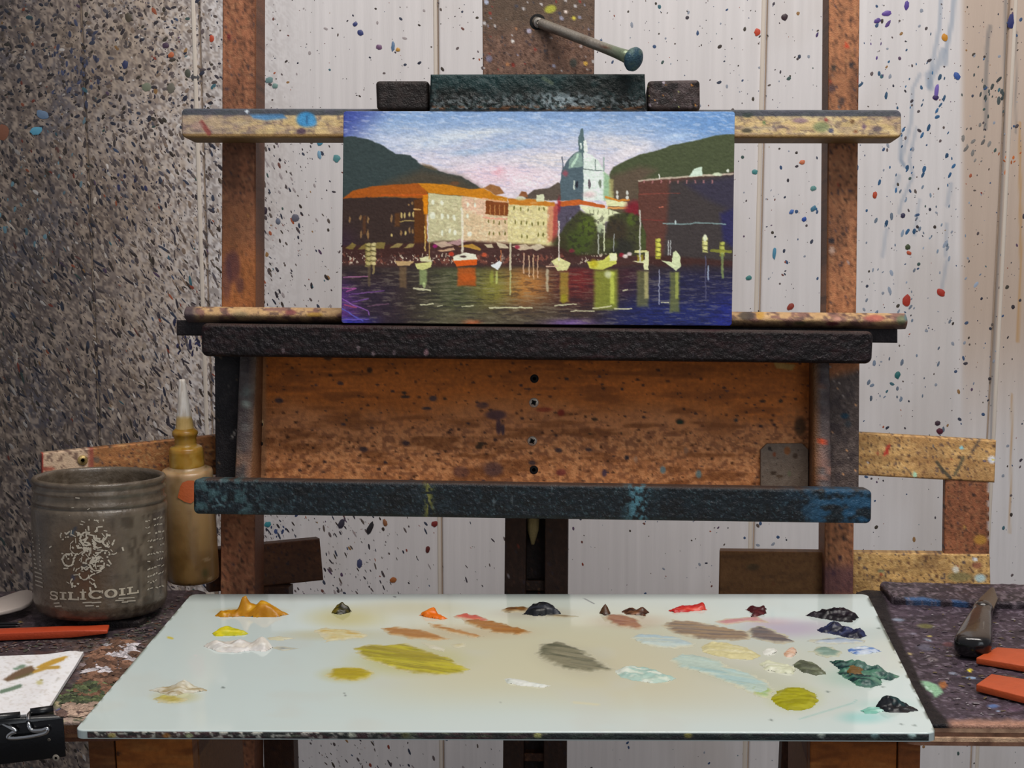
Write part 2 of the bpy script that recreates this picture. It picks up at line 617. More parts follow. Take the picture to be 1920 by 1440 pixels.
# panels between the V-grooves; groove x measured on the wall face
gx = [-1.35, -1.02, -0.75] + [W(x, 720)[0] for x in (182, 395, 826, 1421, 1857)] + [0.80, 1.05, 1.35]
wall = mk('wall_back', np.array([[x, YW + dy, z] for dy in (0.0035, 0.03) for x, z in ((-1.35, 0), (1.35, 0), (1.35, 2.4), (-1.35, 2.4))]),
          [[3, 2, 1, 0][::-1], [4, 5, 6, 7], [0, 1, 5, 4], [2, 3, 7, 6], [1, 2, 6, 5], [3, 0, 4, 7]], M_WALL,
          cols=np.tile((168, 148, 130), (8, 1)), kind='structure', loc=(0, YW, 0))
zv = np.unique(np.concatenate([[0, .1], np.arange(.2, .4, .006), np.arange(.40, 1.34, .0021), np.arange(1.345, 1.7, .006), [1.8, 2, 2.4]])) / 2.4
for k in range(len(gx) - 1):
    x0, x1 = gx[k] + .0008, gx[k + 1] - .0008
    vis = 2 <= k <= 7
    sv = np.unique(np.clip(np.concatenate([[0, .0006, .0014, .0025], np.arange(.004, x1 - x0 - .003, .0021 if vis else .008), [x1 - x0 - .0025, x1 - x0 - .0014, x1 - x0 - .0006, x1 - x0]]) / (x1 - x0), 0, 1))
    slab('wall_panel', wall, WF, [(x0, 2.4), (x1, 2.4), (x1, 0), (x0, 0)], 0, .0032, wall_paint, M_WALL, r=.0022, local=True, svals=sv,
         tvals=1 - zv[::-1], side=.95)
# a narrow bead stands beside some of the grooves
for px, wd in ((385, .0022), (821, .0018), (1414, .0022), (1868, .002)):
    x = W(px, 720)[0]
    slab('wall_bead', wall, WF, [(x - wd, 2.4), (x + wd, 2.4), (x + wd, 0), (x - wd, 0)], -.0011, .0011,
         lambda X, Y: Paint(X, Y, (218, 206, 192)).grain(.05, 4, 90, 3), M_WALL, r=.001, local=True,
         svals=np.array([0, .15, .35, .65, .85, 1.]), tvals=np.linspace(0, 1, 40))

fl = mk('floor', np.array([[x, y, z] for z in (0, -.05) for x, y in ((-1.35, -1.6), (1.35, -1.6), (1.35, YW), (-1.35, YW))]),
        [[0, 1, 2, 3], [7, 6, 5, 4], [0, 4, 5, 1], [1, 5, 6, 2], [2, 6, 7, 3], [3, 7, 4, 0]], mat('concrete_floor', .7, .2, 60, col=(120, 112, 104), var=.2, vscale=8), kind='structure', loc=(0, 0, -.05))


# ---- splatter: raised flecks of dried paint
def flecks(name, parent, fr, items, yf, kind='stuff', n=7, matl=None, axes='xz'):
    """items: (u, v, r, aspect, angle, colour, lift) on local plane y = yf (u = x, v = z), domed"""
    N = len(items)
    A = np.array([i[:5] for i in items], float)
    lift = np.array([i[6] for i in items])
    cols = np.array([i[5] for i in items], float)
    th = np.linspace(0, 2 * np.pi, n, endpoint=False)
    jit = 1 + .28 * (rng.random((N, n)) - .5)
    px, pz = np.cos(th)[None] * jit * A[:, 3:4], np.sin(th)[None] * jit / np.sqrt(A[:, 3:4])
    c, s = np.cos(A[:, 4:5]), np.sin(A[:, 4:5])
    U = A[:, 0:1] + A[:, 2:3] * (px * c - pz * s)
    Z = A[:, 1:2] + A[:, 2:3] * (px * s + pz * c)
    L = np.zeros((N, n + 1, 3))
    L[:, :n, 0], L[:, :n, 2] = U, Z
    L[:, :n, 1] = yf - .00005
    L[:, n, 0], L[:, n, 2], L[:, n, 1] = A[:, 0], A[:, 1], yf - lift
    base = np.arange(N)[:, None] * (n + 1)
    k = np.arange(n)
    F = np.stack([base + k, base + (k + 1) % n, np.broadcast_to(base + n, (N, n))], -1).reshape(-1, 3)[:, ::-1]
    return mk(name, fr.world(L.reshape(-1, 3)), F, matl or M_FLECK, parent, np.repeat(cols, n + 1, 0), kind=kind, smooth=True)


MIDS = [(126, 112, 104), (108, 98, 96), (140, 120, 104), (96, 92, 100), (120, 104, 92), (88, 78, 76)]
DARKS = [(52, 46, 52), (66, 60, 68), (84, 74, 76), (48, 50, 66), (70, 62, 52), (98, 86, 80), (62, 52, 46), (60, 66, 84), (104, 92, 92)]
BRIGHT = [(140, 66, 50), (64, 104, 116), (70, 86, 116), (116, 74, 66), (66, 88, 84), (156, 118, 74), (92, 70, 96), (170, 92, 62)]
PALES = [(210, 196, 182), (188, 170, 152), (168, 150, 136), (222, 214, 208)]
items = []


def add_fleck(px, py, r, asp, ang, col, lift=None):
    u, v = W(px, py)
    items.append((u, v, r * .00056, asp, ang, col, lift or (.0002 + r * .00006)))


for _ in range(100000):
    px, py = rng.uniform(-420, 2340), rng.uniform(-330, 1770)
    left = 1 / (1 + math.exp((px - 400 - (py - 200) * .06) / 38))
    bandl = math.exp(-max(px - 490, 0) / 95) * (.3 + .5 * (py > 250)) * .9 if px > 400 else 0
    if px > 560 and py > 950:
        bandl = max(bandl, .42 * math.exp(-((px - 640) / 130) ** 2))
    gen = .10 if px > 1100 else .10
    if px > 1600:
        gen = .11
    if 900 < py:
        gen *= .6
    dens = max(left, bandl, gen)
    if rng.random() > dens:
        continue
    small = rng.random() ** 2.2
    if left > .45:
        r = 1.1 + 3.6 * small ** 1.5
        asp = 1.2 + rng.random() * (.5 + 1.3 * (py > 420)) + .3 * (py > 250)
        ang = math.radians(-62 + rng.normal() * 16) if py > 250 else rng.normal() * 1.2
        q = rng.random()
        col = DARKS[rng.integers(len(DARKS))] if q < .45 else (MIDS[rng.integers(6)] if q < .80 else PALES[rng.integers(4)] if q < .96 else BRIGHT[rng.integers(len(BRIGHT))])
        sh = .60 + .40 * min(max((px + 40 * rng.normal()) / 330, 0), 1)
        col = tuple(c * sh for c in col)
    elif px < 960:
        r = .7 + 3.0 * small ** 1.5
        streak = (py > 260) * math.exp(-max(px - 480, 0) / 120) + (py > 950)
        asp = 1.1 + .4 * rng.random() + 1.6 * rng.random() * min(streak, 1)
        ang = math.radians(-64 + rng.normal() * 10) if streak > .3 else rng.normal()
        q = rng.random()
        col = DARKS[rng.integers(len(DARKS))] if q < .72 else (BRIGHT[rng.integers(len(BRIGHT))] if q < .86 else (170, 160, 160))
    else:
        r = .7 + 3.1 * small ** 1.6
        asp = 1.05 + .5 * rng.random()
        ang = math.radians(80 + rng.normal() * 35)
        q = rng.random()
        col = DARKS[rng.integers(len(DARKS))] if q < .55 else (BRIGHT[rng.integers(len(BRIGHT))] if q < .75 else ((60, 84, 120) if q < .87 else (150, 156, 168)))
    add_fleck(px, py, r, asp, ang, col)
for px, py, n_, sd, col in ((570, 225, 8, 14, (70, 110, 120)), (1700, 160, 26, 60, (58, 96, 130)), (1650, 90, 10, 50, (84, 60, 120)), (1690, 300, 34, 55, (48, 92, 132)), (1730, 420, 25, 50, (130, 146, 164)),
                            (1700, 520, 25, 50, (140, 150, 165)), (1690, 720, 26, 60, (110, 122, 138)), (1850, 170, 20, 22, (66, 74, 74)), (1900, 300, 14, 20, (190, 100, 40)), (1840, 260, 16, 22, (120, 116, 112)),
                            (355, 640, 22, 14, (48, 48, 78)), (240, 330, 14, 30, (46, 48, 80)), (30, 420, 20, 40, (80, 108, 118)), (120, 330, 14, 40, (92, 116, 126)), (150, 120, 60, 30, (58, 62, 84)), (520, 1000, 22, 30, (56, 70, 110))):
    for _ in range(n_):
        add_fleck(px + rng.normal() * sd, py + rng.normal() * sd, 1.6 + 3 * rng.random() ** 2, 1.3 + .6 * rng.random(), math.radians(78 + rng.normal() * 18), tuple(np.clip(np.array(col) * rng.uniform(.8, 1.2), 0, 255)))
flecks('paint_splatter', wall, WF, items, 0, 'stuff')
# the splashes big enough to be pointed at
for px, py, r, asp, ang, col in ((1897, 41, 10, 1.6, 90, (42, 46, 104)), (1420, 60, 6, 1.25, 80, (196, 72, 46)), (1471, 32, 6, 1, 0, (62, 44, 50)), (1700, 10, 5.5, 1.9, 85, (92, 70, 150)), (1662, 25, 6, 1.9, 12, (104, 78, 156)),
                                 (1645, 39, 5, 1.4, 20, (92, 70, 140)), (1756, 170, 6, 3.2, 86, (118, 96, 178)), (1754, 183, 5, 1.2, 0, (62, 44, 96)), (1771, 70, 6, 1.2, 120, (206, 140, 40)), (1794, 142, 6, 1.6, 130, (62, 92, 160)),
                                 (1700, 563, 9, 1.35, 85, (176, 56, 38)), (1764, 548, 7, 1.5, 140, (176, 56, 40)), (1640, 366, 5, 1.4, 80, (184, 74, 46)), (1693, 404, 4.5, 1, 0, (60, 56, 84)), (1702, 463, 5, 1.1, 60, (70, 80, 52)), (1704, 474, 4, 1.5, 150, (190, 90, 60)),
                                 (1404, 521, 5, 1.3, 20, (70, 130, 128)), (1482, 575, 6, 1.6, 45, (150, 62, 48)), (1525, 391, 5, 1.4, 50, (70, 120, 146)), (1508, 411, 4.5, 1.2, 50, (48, 82, 160)), (1484, 397, 4, 1.4, 50, (76, 112, 176)), (1452, 475, 5, 3.6, 88, (80, 140, 170)),
                                 (1504, 304, 4.5, 1.4, 10, (206, 120, 84)), (1415, 322, 5, 1.2, 10, (76, 140, 140)), (1525, 353, 5, 1.2, 20, (100, 146, 142)), (1683, 703, 6, 1.4, 80, (48, 110, 110)), (1762, 808, 6, 1.1, 0, (92, 34, 50)), (1758, 793, 5, 1.1, 0, (70, 50, 60)),
                                 (631, 297, 7, 1, 0, (92, 148, 152)), (600, 266, 6, 1.3, 85, (80, 144, 170)), (599, 290, 4.5, 2.2, 95, (130, 170, 196)), (505, 150, 6, 1.4, 20, (112, 142, 142)), (516, 161, 5, 1.2, 20, (120, 150, 144)), (737, 87, 4.5, 3, 85, (100, 128, 160)), (746, 93, 4, 1.1, 0, (200, 150, 70)),
                                 (666, 45, 4, 1.2, 20, (62, 70, 120)), (676, 61, 5.5, 1.2, 150, (62, 70, 120)), (711, 88, 5, 1.2, 0, (120, 90, 120)), (495, 395, 7, 1.3, 100, (58, 46, 58)), (554, 408, 7, 1.1, 40, (104, 104, 118)), (522, 415, 5, 1.2, 110, (110, 116, 132)),
                                 (640, 1135 - 153, 7, 1.7, 60, (60, 56, 70)), (674, 1056, 6, 1.8, 88, (72, 76, 110)), (737, 1087, 6, 1.2, 20, (172, 104, 56)), (802, 1030, 5, 1.5, 75, (100, 44, 40)), (815, 982, 6, 1.2, 30, (130, 48, 44)), (694, 990, 7, 2.6, 68, (44, 40, 44)), (722, 980, 5, 1.8, 110, (150, 100, 66)),
                                 (502, 983, 6, 1.4, 20, (60, 140, 150)), (397, 72, 5, 1.6, 85, (190, 76, 46)), (241, 32, 7, 1.4, 100, (84, 76, 62)), (311, 85, 6, 1.2, 30, (78, 58, 78)), (321, 103, 5, 1.3, 40, (190, 104, 66)), (235, 121, 6, 1.5, 75, (54, 60, 96)), (366, 145, 7, 1.2, 0, (84, 82, 84)),
                                 (352, 137, 6, 1.4, 100, (82, 84, 72)), (321, 165, 8, 1.2, 70, (112, 108, 96)), (275, 163, 8, 1.2, 0, (122, 128, 108)), (2, 248, 14, 1.2, 60, (120, 76, 56)), (68, 245, 9, 1.5, 10, (86, 150, 176)), (80, 215, 9, 1.5, 160, (98, 120, 146))):
    u, v = W(px, py)
    flecks('paint_blob', wall, WF, [(u, v, r * .00056, asp ** .66, math.radians(ang), col, .0012)], -.0004, None, n=14)


# ------------------------------------------------------------------ easel
easel = root('easel', 'wooden studio easel with a dark encrusted tray, leaning back before the splattered wall', 'easel', EF.o, ER)


def wood(base, seed, horiz=False, dark=(60, 38, 28), specks=.5, purple=0.0, light=(180, 130, 90)):
    def f(X, Y):
        p = Paint(X, Y, base)
        sx, sy = (60, 6) if horiz else (6, 60)
        p.grain(.16, sx, sy, seed, 3)
        p.noise(light, 5, 5, .52, .75, seed + 1, .45)
        p.noise(dark, 4.5, 4.5, .52, .74, seed + 2, .5 if not horiz else .35)
        p.noise(dark, 60, 90, .5, .78, seed + 3, .35)
        if purple:
            p.noise((74, 54, 66), 40, 60, .5, .7, seed + 4, purple)
        p.spots(8, specks, 1, 3.2, [dark, (46, 34, 34), (92, 60, 44), (60, 50, 58)], seed + 5, 1.2, 70, .75)
        p.spots(34, .35 * specks, 1.2, 4, [(200, 190, 190), (150, 60, 40), (70, 80, 90), (50, 40, 50), (214, 160, 80)], seed + 9, 1.2, 70, .8)
        return p
    return f


def post_l(X, Y):
    p = wood((150, 96, 68), 40, light=(186, 136, 98))(X, Y)
    p.rect(477, -60, 480.5, 1500, (96, 56, 34), 3, .8).rect(484, -60, 487, 1500, (100, 58, 34), 3, .6)
    p.rect(400, 380, 480, 470, (112, 70, 42), 40, .6).rect(400, 470, 500, 590, (170, 100, 40), 60, .45)
    p.ell(437, 500, 18, 40, (70, 40, 48), .7).ell(450, 535, 10, 20, (70, 44, 50), .6).ell(425, 520, 12, 60, (72, 46, 56), .5)
    p.C *= (1 + .13 * sst(250, 800, Y))[:, None]  # lower post lightened in the colour, offsetting the shade under the rail
    p.ell(429, 69, 6, 5, (110, 36, 40), .9)
    return p


def post_r(X, Y):
    p = wood((166, 110, 75), 50, light=(194, 142, 100))(X, Y)
    p.rect(1551, -60, 1554, 1500, (100, 62, 36), 3, .8).rect(1545, -60, 1547, 1500, (110, 70, 40), 3, .5)
    for x, y, r, c in ((1587, 86, 6, (200, 70, 40)), (1563, 126, 7, (40, 40, 38)), (1596, 121, 7, (40, 36, 40)), (1559, 451, 8, (38, 34, 40)), (1578, 190, 9, (74, 56, 52)), (1560, 166, 9, (78, 58, 60)), (1575, 1045, 6, (52, 34, 44)), (1562, 1074, 6, (48, 32, 44))):
        p.ell(x, y, r, r * 1.1, c, .9)
    p.rect(1535, 1060, 1620, 1120, (84, 56, 66), 30, .7)
    p.C *= (1 + .16 * sst(250, 900, Y))[:, None]  # lighter wood tone lower down makes up for shade below the rail
    p.ell(1560, 470, 8, 8, (220, 200, 190), .6)
    return p


def board_to_floor(name, l0, r0, ltop, rtop, ytop, paint, y0, depth, m, step=.0016, **kw):
    """upright running from above the frame (or a top pixel row) to the floor of the easel's frame"""
    a, b = EF.hit(ltop[0], ltop[1], y0), EF.hit(rtop[0], rtop[1], y0)
    c, d = EF.hit(l0[0], l0[1], y0), EF.hit(r0[0], r0[1], y0)
    def ext(p, q, z):
        t = (z - p[2]) / (q[2] - p[2])
        return (p[0] + (q[0] - p[0]) * t, z)
    zt = ytop if ytop is not None else max(a[2], b[2])
    quad = [ext(a, c, zt), ext(b, d, zt), ext(b, d, 0.005), ext(a, c, 0.005)]
    H = zt - .005
    zvis0 = min(c[2], d[2])
    tv = np.unique(np.concatenate([[0, .0005 / H, .0012 / H], np.linspace(.002 / H, (zt - zvis0 + .05) / H, max(8, int((zt - zvis0) / (step * 1.3)))), [.97, 1]]))
    return slab(name, easel, EF, quad, y0, depth, paint, m, step=step, local=True, tvals=tv, **kw)


board_to_floor('post', (412, 1440), (477, 1440), (417, 0), (480, 0), EF.hit(450, -140, 0)[2], post_l, 0, .036, M_WOOD, r=.0012)
board_to_floor('post', (1543, 1440), (1596, 1440), (1554, 0), (1612, 0), EF.hit(1580, -140, 0)[2], post_r, 0, .036, M_WOOD, r=.0012)


def mast_p(X, Y):
    p = wood((112, 84, 70), 60, specks=.8, light=(150, 116, 96))(X, Y)
    p.rect(900, -80, 1120, 60, (84, 72, 58), 60, .6)
    p.spots(15, .5, 1.5, 4, [(150, 150, 170), (60, 44, 40), (140, 46, 36), (176, 120, 80), (60, 60, 70), (200, 196, 196)], 66, 1.2, 50)
    p.ell(1032, 17, 14, 9, (170, 170, 60), .95, .4, -15).ell(1076, 34, 5, 4, (222, 206, 70), 1).ell(961, 77, 4, 4, (240, 236, 230), 1).ell(1061, 22, 4, 4, (236, 220, 210), 1)
    p.ell(912, 4, 5, 6, (190, 200, 224), .9).ell(992, 58, 6, 6, (176, 170, 190), .9).ell(1098, 119, 5, 5, (214, 170, 70), .9).ell(1075, 118, 9, 11, (60, 66, 62), .8).ell(917, 110, 8, 8, (130, 130, 160), .7)
    return p


slab('sliding_mast', easel, EF, [(903, -140), (1116, -140), (1111, 500), (908, 500)], -.022, .018, mast_p, M_WOOD, step=.0011, r=.001, disp=.0004)
dk = wood((62, 42, 32), 70, specks=.6, light=(92, 62, 44))
board_to_floor('mast_rail', (943, 1440), (982, 1440), (947, 960), (987, 960), EF.hit(960, 640, -.002)[2], dk, -.002, .03, M_WOOD, r=.001)
board_to_floor('mast_rail', (1019, 1440), (1062, 1440), (1022, 960), (1065, 960), EF.hit(1040, 640, -.002)[2], dk, -.002, .03, M_WOOD, r=.001)
board_to_floor('mast_back', (978, 1440), (1024, 1440), (980, 960), (1026, 960), EF.hit(1000, 640, .016)[2], wood((36, 24, 19), 71, light=(54, 36, 26)), .016, .012, M_WOOD, r=.0005)
slab('channel_block', easel, EF, [(982, 1412), (1021, 1412), (1021, 1428), (982, 1428)], .004, .012, wood((84, 50, 32), 72), M_WOOD, r=.001)
slab('channel_block', easel, EF, [(984, 1088), (1023, 1088), (1023, 1108), (984, 1108)], .006, .010, wood((58, 40, 30), 73), M_WOOD, r=.001)
a_, b_ = EF.hit(1000, 968, .006), EF.hit(999, 1021, .004)
V, F = tube([EF.world(a_), EF.world((a_ + b_) / 2), EF.world(b_)], [.0052, .0045, .0012])
mk('brush_tip', V, F, mat('straw_bristle', .7, .5, 900, col=(168, 148, 100), var=.3, vscale=500, stretch=(8, 8, .5)), easel, smooth=True, label='straw coloured worn tip in the mast channel')


# ---- rails
def rail_top(X, Y):
    p = Paint(X, Y, (216, 180, 122))
    p.grain(.12, 50, 5, 80)
    p.noise((232, 204, 150), 30, 8, .5, .75, 81, .6)
    p.noise((164, 128, 112), 26, 10, .54, .72, 82, .45)
    p.noise((104, 80, 74), 12, 5, .62, .74, 83, .5)
    i = sst(520, 380, X)
    p._mix(np.arange(len(X)), i * .6, (158, 132, 116))
    p.noise((96, 78, 80), 12, 7, .60, .72, 84, .5)
    slope = (X - 340) / 1350 * 3
    top = sst(218, 214, Y - slope + 3 * (fbm(X / 14, Y / 14, 85, 2) - .5))
    p._mix(np.arange(len(X)), top * .92, (70, 72, 76))
    p.noise((96, 84, 96), 20, 6, .5, .7, 86, .25)
    bot = sst(249, 252, Y - slope)
    p._mix(np.arange(len(X)), bot * .8, (134, 98, 52))
    p.poly([(468, 215), (530, 214), (538, 222), (500, 226), (475, 222)], (80, 132, 172), 5, .9)
    p.ell(574, 224, 22, 17, (64, 140, 184), .95, .35).ell(585, 230, 12, 10, (80, 150, 190), .8).rect(575, 217, 577, 232, (40, 50, 80), 2, .6)
    p.stroke([(378, 230), (392, 250)], 9, (140, 60, 54), .8, 3).ell(565, 246, 12, 8, (70, 48, 70), .8).ell(370, 236, 14, 10, (190, 150, 130), .7)
    p.ell(463, 209, 4, 4, (240, 240, 240), 1)
    for x, y, rx, ry, c in ((1402, 216, 14, 6, (50, 60, 52)), (1400, 245, 14, 5, (58, 54, 44)), (1433, 230, 4, 5, (90, 116, 70)), (1540, 238, 20, 13, (130, 136, 90)), (1558, 245, 7, 6, (60, 66, 96)), (1549, 225, 5, 4, (150, 48, 44)), (1598, 228, 6, 5, (110, 74, 44)), (1604, 247, 5, 4, (128, 74, 44)), (1500, 226, 20, 6, (150, 116, 120)), (1645, 242, 12, 8, (100, 84, 84)), (1620, 238, 6, 6, (120, 90, 112))):
        p.ell(x, y, rx, ry, c, .8)
    return p


tr = slab('top_rail', easel, EF, [(340, 203), (1690, 206), (1690, 259), (340, 258)], -.034, .034, tone(rail_top, 1.0, 1.1, 1.25), M_WOOD, step=.0012, r=.0016, disp=.0006, corner=.004, label='yellowish wooden crossbar smeared with blue and dark paint')


def rail_mid(X, Y):
    p = Paint(X, Y, (196, 158, 112))
    p.noise((222, 188, 140), 40, 6, .5, .75, 90, .7)
    p.noise((120, 82, 80), 22, 10, .52, .66, 91, .75)
    p.noise((88, 66, 62), 12, 7, .56, .7, 92, .7)
    sl = (X - 345) / 1358 * 13
    p._mix(np.arange(len(X)), sst(588, 604, Y - sl + 8 * (fbm(X / 20, Y / 20, 93, 2) - .5)) * .7, (74, 60, 54))
    p._mix(np.arange(len(X)), sst(378, 356, X) * .9, (78, 66, 72))
    for x, y, rx, ry, c in ((545, 586, 14, 7, (116, 58, 62)), (1570, 600, 10, 8, (206, 150, 130)), (1640, 597, 24, 9, (176, 92, 80)), (1690, 600, 12, 12, (110, 120, 90)), (1400, 592, 20, 12, (66, 58, 50)), (1425, 590, 10, 12, (186, 140, 60)), (1560, 607, 16, 5, (104, 46, 54)), (590, 590, 20, 6, (180, 140, 60)), (1500, 606, 14, 5, (80, 76, 50)), (1700, 594, 6, 10, (80, 110, 120)), (470, 606, 40, 4, (52, 44, 46)), (450, 590, 20, 8, (150, 130, 96))):
        p.ell(x, y, rx, ry, c, .85)
    return p


def round_front(L, s, t):
    L[:, 1] += .010 * (2 * t - 1) ** 2
    return L


slab('middle_rail', easel, EF, [(343, 574), (1702, 587), (1703, 617), (345, 604)], -.036, .034, rail_mid, M_WOOD, step=.0012, r=.002, disp=.0006, extra=round_front, label='rounded yellowish wooden crossbar stained with paint')
blk = lambda X, Y: Paint(X, Y, (38, 32, 34)).noise((64, 56, 58), 12, 8, .5, .75, 95, .6)
slab('carriage_bar', easel, EF, [(331, 600), (1683, 614), (1683, 643), (331, 629)], -.022, .022, blk, M_CRUST, step=.0022, r=.001)


# ---- tray: top ledge, front lip, sides, back panel
def crust_top(X, Y):
    p = Paint(X, Y, (36, 27, 29))
    p.noise((30, 26, 28), 30, 12, .45, .7, 100, .8)
    p.noise((66, 48, 50), 18, 8, .5, .7, 101, .7)
    p.noise((84, 82, 90), 3, 3, .66, .74, 102, .7)
    p._mix(np.arange(len(X)), sst(614, 610, Y - (X - 378) / 1259 * 15) * .5, (120, 96, 84))  # highlight line along the top edge, painted into the crust colour
    p.noise((72, 30, 34), 60, 14, .6, .75, 103, .5)
    for x, y in ((800, 659), (739, 661), (700, 663), (531, 657), (672, 653)):
        p.ell(x, y, 4, 7, (150, 140, 146), .8)
    p.ell(799, 661, 6, 8, (176, 140, 150), .8).ell(400, 638, 5, 4, (120, 120, 130), .7)
    return p


slab('top_ledge', easel, EF, [(376, 606), (1638, 621), (1635, 682), (377, 668)], -.066, .064, tone(crust_top, .42, .36, .36), M_CRUST, step=.0009, r=.003, disp=.0017, dsc=.0024, seed=3, corner=.005, label='near-black paint-crusted ledge under the painting')


def crust_low(X, Y):
    p = Paint(X, Y, (34, 42, 50))
    p.noise((34, 36, 40), 24, 14, .45, .7, 110, .9)
    p.noise((46, 62, 72), 14, 10, .55, .72, 111, .6)
    p.noise((100, 130, 140), 3, 3, .67, .75, 112, .6)
    sl = (X - 362) / 1273 * 20
    p._mix(np.arange(len(X)), sst(903, 899, Y - sl) * .7, (128, 98, 84))
    p._mix(np.arange(len(X)), sst(560, 420, X) * sst(.42, .62, fbm(X / 12, Y / 12, 113, 3)) * .75, (96, 136, 142))
    p._mix(np.arange(len(X)), np.exp(-((X - 1195) / 22) ** 2) * sst(.42, .6, fbm(X / 6, Y / 9, 114, 3)) * .9, (110, 178, 200))
    p._mix(np.arange(len(X)), sst(1440, 1560, X) * sst(.40, .60, fbm(X / 30, Y / 20, 115, 3)) * .8, (62, 124, 170))
    p._mix(np.arange(len(X)), sst(640, 800, X) * sst(860, 760, X) * sst(.5, .65, fbm(X / 20, Y / 12, 117, 3)) * .4, (70, 90, 104))
    p._mix(np.arange(len(X)), np.exp(-((X - 804) / 8) ** 2) * sst(.45, .6, fbm(X / 5, Y / 7, 116, 3)) * .9, (176, 172, 84))
    for x, y in ((926, 941), (960, 938), (414, 902)):
        p.ell(x, y, 3, 11, (150, 164, 170), .5)
    p.stroke([(398, 950), (414, 946), (421, 950)], 3, (130, 170, 178), .7, 2).stroke([(405, 935), (414, 948)], 3, (120, 160, 170), .7, 2)
    return p


slab('front_lip', easel, EF, [(362, 898), (1635, 918), (1634, 982), (362, 964)], -.107, .020, tone(crust_low, .5), M_CRUST, step=.0009, r=.0028, disp=.0016, dsc=.0022, seed=4, corner=.004, label='blue-black paint-crusted front lip of the tray')


def back_p(X, Y):
    p = Paint(X, Y, (176, 98, 40))
    p.grain(.13, 120, 8, 120)
    p.grain(.14, 5, 4, 127)
    yy = Y - (X - 1000) * .012 + 50 * (fbm(X / 110, Y / 60, 121, 3) - .5)
    p._mix(np.arange(len(X)), sst(735, 810, yy) * .9, (206, 138, 96))
    p._mix(np.arange(len(X)), sst(790, 840, Y) * sst(.45, .6, fbm(X / 6, Y / 5, 122, 3)) * .6, (246, 176, 128))
    p._mix(np.arange(len(X)), sst(740, 820, Y) * sst(.48, .65, fbm(X / 8, Y / 6, 123, 3)) * .6, (128, 80, 58))
    p.noise((110, 60, 26), 80, 14, .5, .72, 124, .5)
    p.spots(13, .35, 1, 3.2, [(60, 36, 24), (84, 48, 28), (50, 36, 40)], 125, 1.6, 5, .8)
    p.spots(44, .35, 2, 6, [(54, 44, 56), (64, 50, 60), (52, 40, 30)], 126, 1.6, 10, .8)
    for x, y, rx, ry, c, a in ((930, 778, 26, 12, (78, 54, 66), .85), (935, 800, 7, 20, (74, 52, 66), .85), (943, 806, 5, 14, (60, 48, 70), .8), (905, 760, 16, 8, (80, 56, 64), .7), (812, 747, 10, 7, (60, 52, 66), .8), (760, 744, 12, 4, (54, 42, 40), .8), (800, 766, 12, 4, (52, 46, 58), .8),
                              (693, 694, 7, 7, (44, 30, 24), .8), (1052, 774, 9, 8, (128, 40, 26), .85), (1020, 768, 20, 6, (134, 50, 32), .7), (925, 880, 24, 18, (92, 66, 74), .7), (865, 885, 20, 14, (96, 64, 72), .5), (1052, 886, 12, 8, (120, 44, 50), .7), (1133, 887, 6, 9, (74, 60, 92), .85),
                              (1243, 881, 7, 9, (110, 140, 160), .9), (1310, 889, 7, 10, (118, 146, 160), .9), (1275, 792, 8, 5, (34, 56, 46), .85), (1286, 845, 5, 9, (150, 118, 108), .6), (1380, 788, 5, 5, (40, 50, 60), .8), (1430, 752, 8, 4, (48, 34, 26), .8), (1464, 752, 6, 4, (44, 36, 30), .8), (1500, 800, 14, 22, (58, 44, 30), .7),
                              (1175, 858, 6, 6, (50, 48, 64), .8), (1192, 861, 5, 8, (180, 150, 140), .6), (1350, 800, 40, 24, (150, 90, 50), .5)):
        p.ell(x, y, rx, ry, c, a)
    p._mix(np.arange(len(X)), sst(503, 494, X) * .7, (150, 110, 84))
    p.poly([(1450, 678), (1492, 684), (1485, 694), (1455, 690)], (186, 150, 90), 3, .9)
    p.ell(489, 793, 7, 9, (220, 190, 150), .8).ell(489, 830, 6, 6, (170, 120, 80), .6)
    p._mix(np.arange(len(X)), sst(902, 908, Y - (X - 470) * .012) * .6, (170, 120, 96))
    return p


panel = slab('back_panel', easel, EF, [(470, 640), (1536, 652), (1536, 945), (470, 940)], -.012, .0118, tone(back_p, 1.18, 1.15, .95), M_WOOD, step=.0011, r=.001, disp=.0004, label='orange-brown plywood back board of the tray')


def disc(name, parent, fr, px, py, y, rad, h, m, col=None, n=20, inset=None, ang=0):
    c = fr.hit(px, py, y)
    th = np.linspace(0, 2 * np.pi, n, endpoint=False)
    prof = [(rad, 0), (rad * .96, h * .5), (rad * .75, h * .85), (rad * .4, h)] if inset is None else inset
    V = [[c[0] + r * math.cos(t), c[1] - hh, c[2] + r * math.sin(t)] for r, hh in prof for t in th]
    F = [[k * n + j, k * n + (j + 1) % n, (k + 1) * n + (j + 1) % n, (k + 1) * n + j][::-1] for k in range(len(prof) - 1) for j in range(n)]
    F.append([(len(prof) - 1) * n + j for j in range(n)])
    F.append([j for j in range(n)][::-1])
    return mk(name, fr.world(V), F, m, parent, None if col is None else np.tile(col, (len(V), 1)), smooth=False)


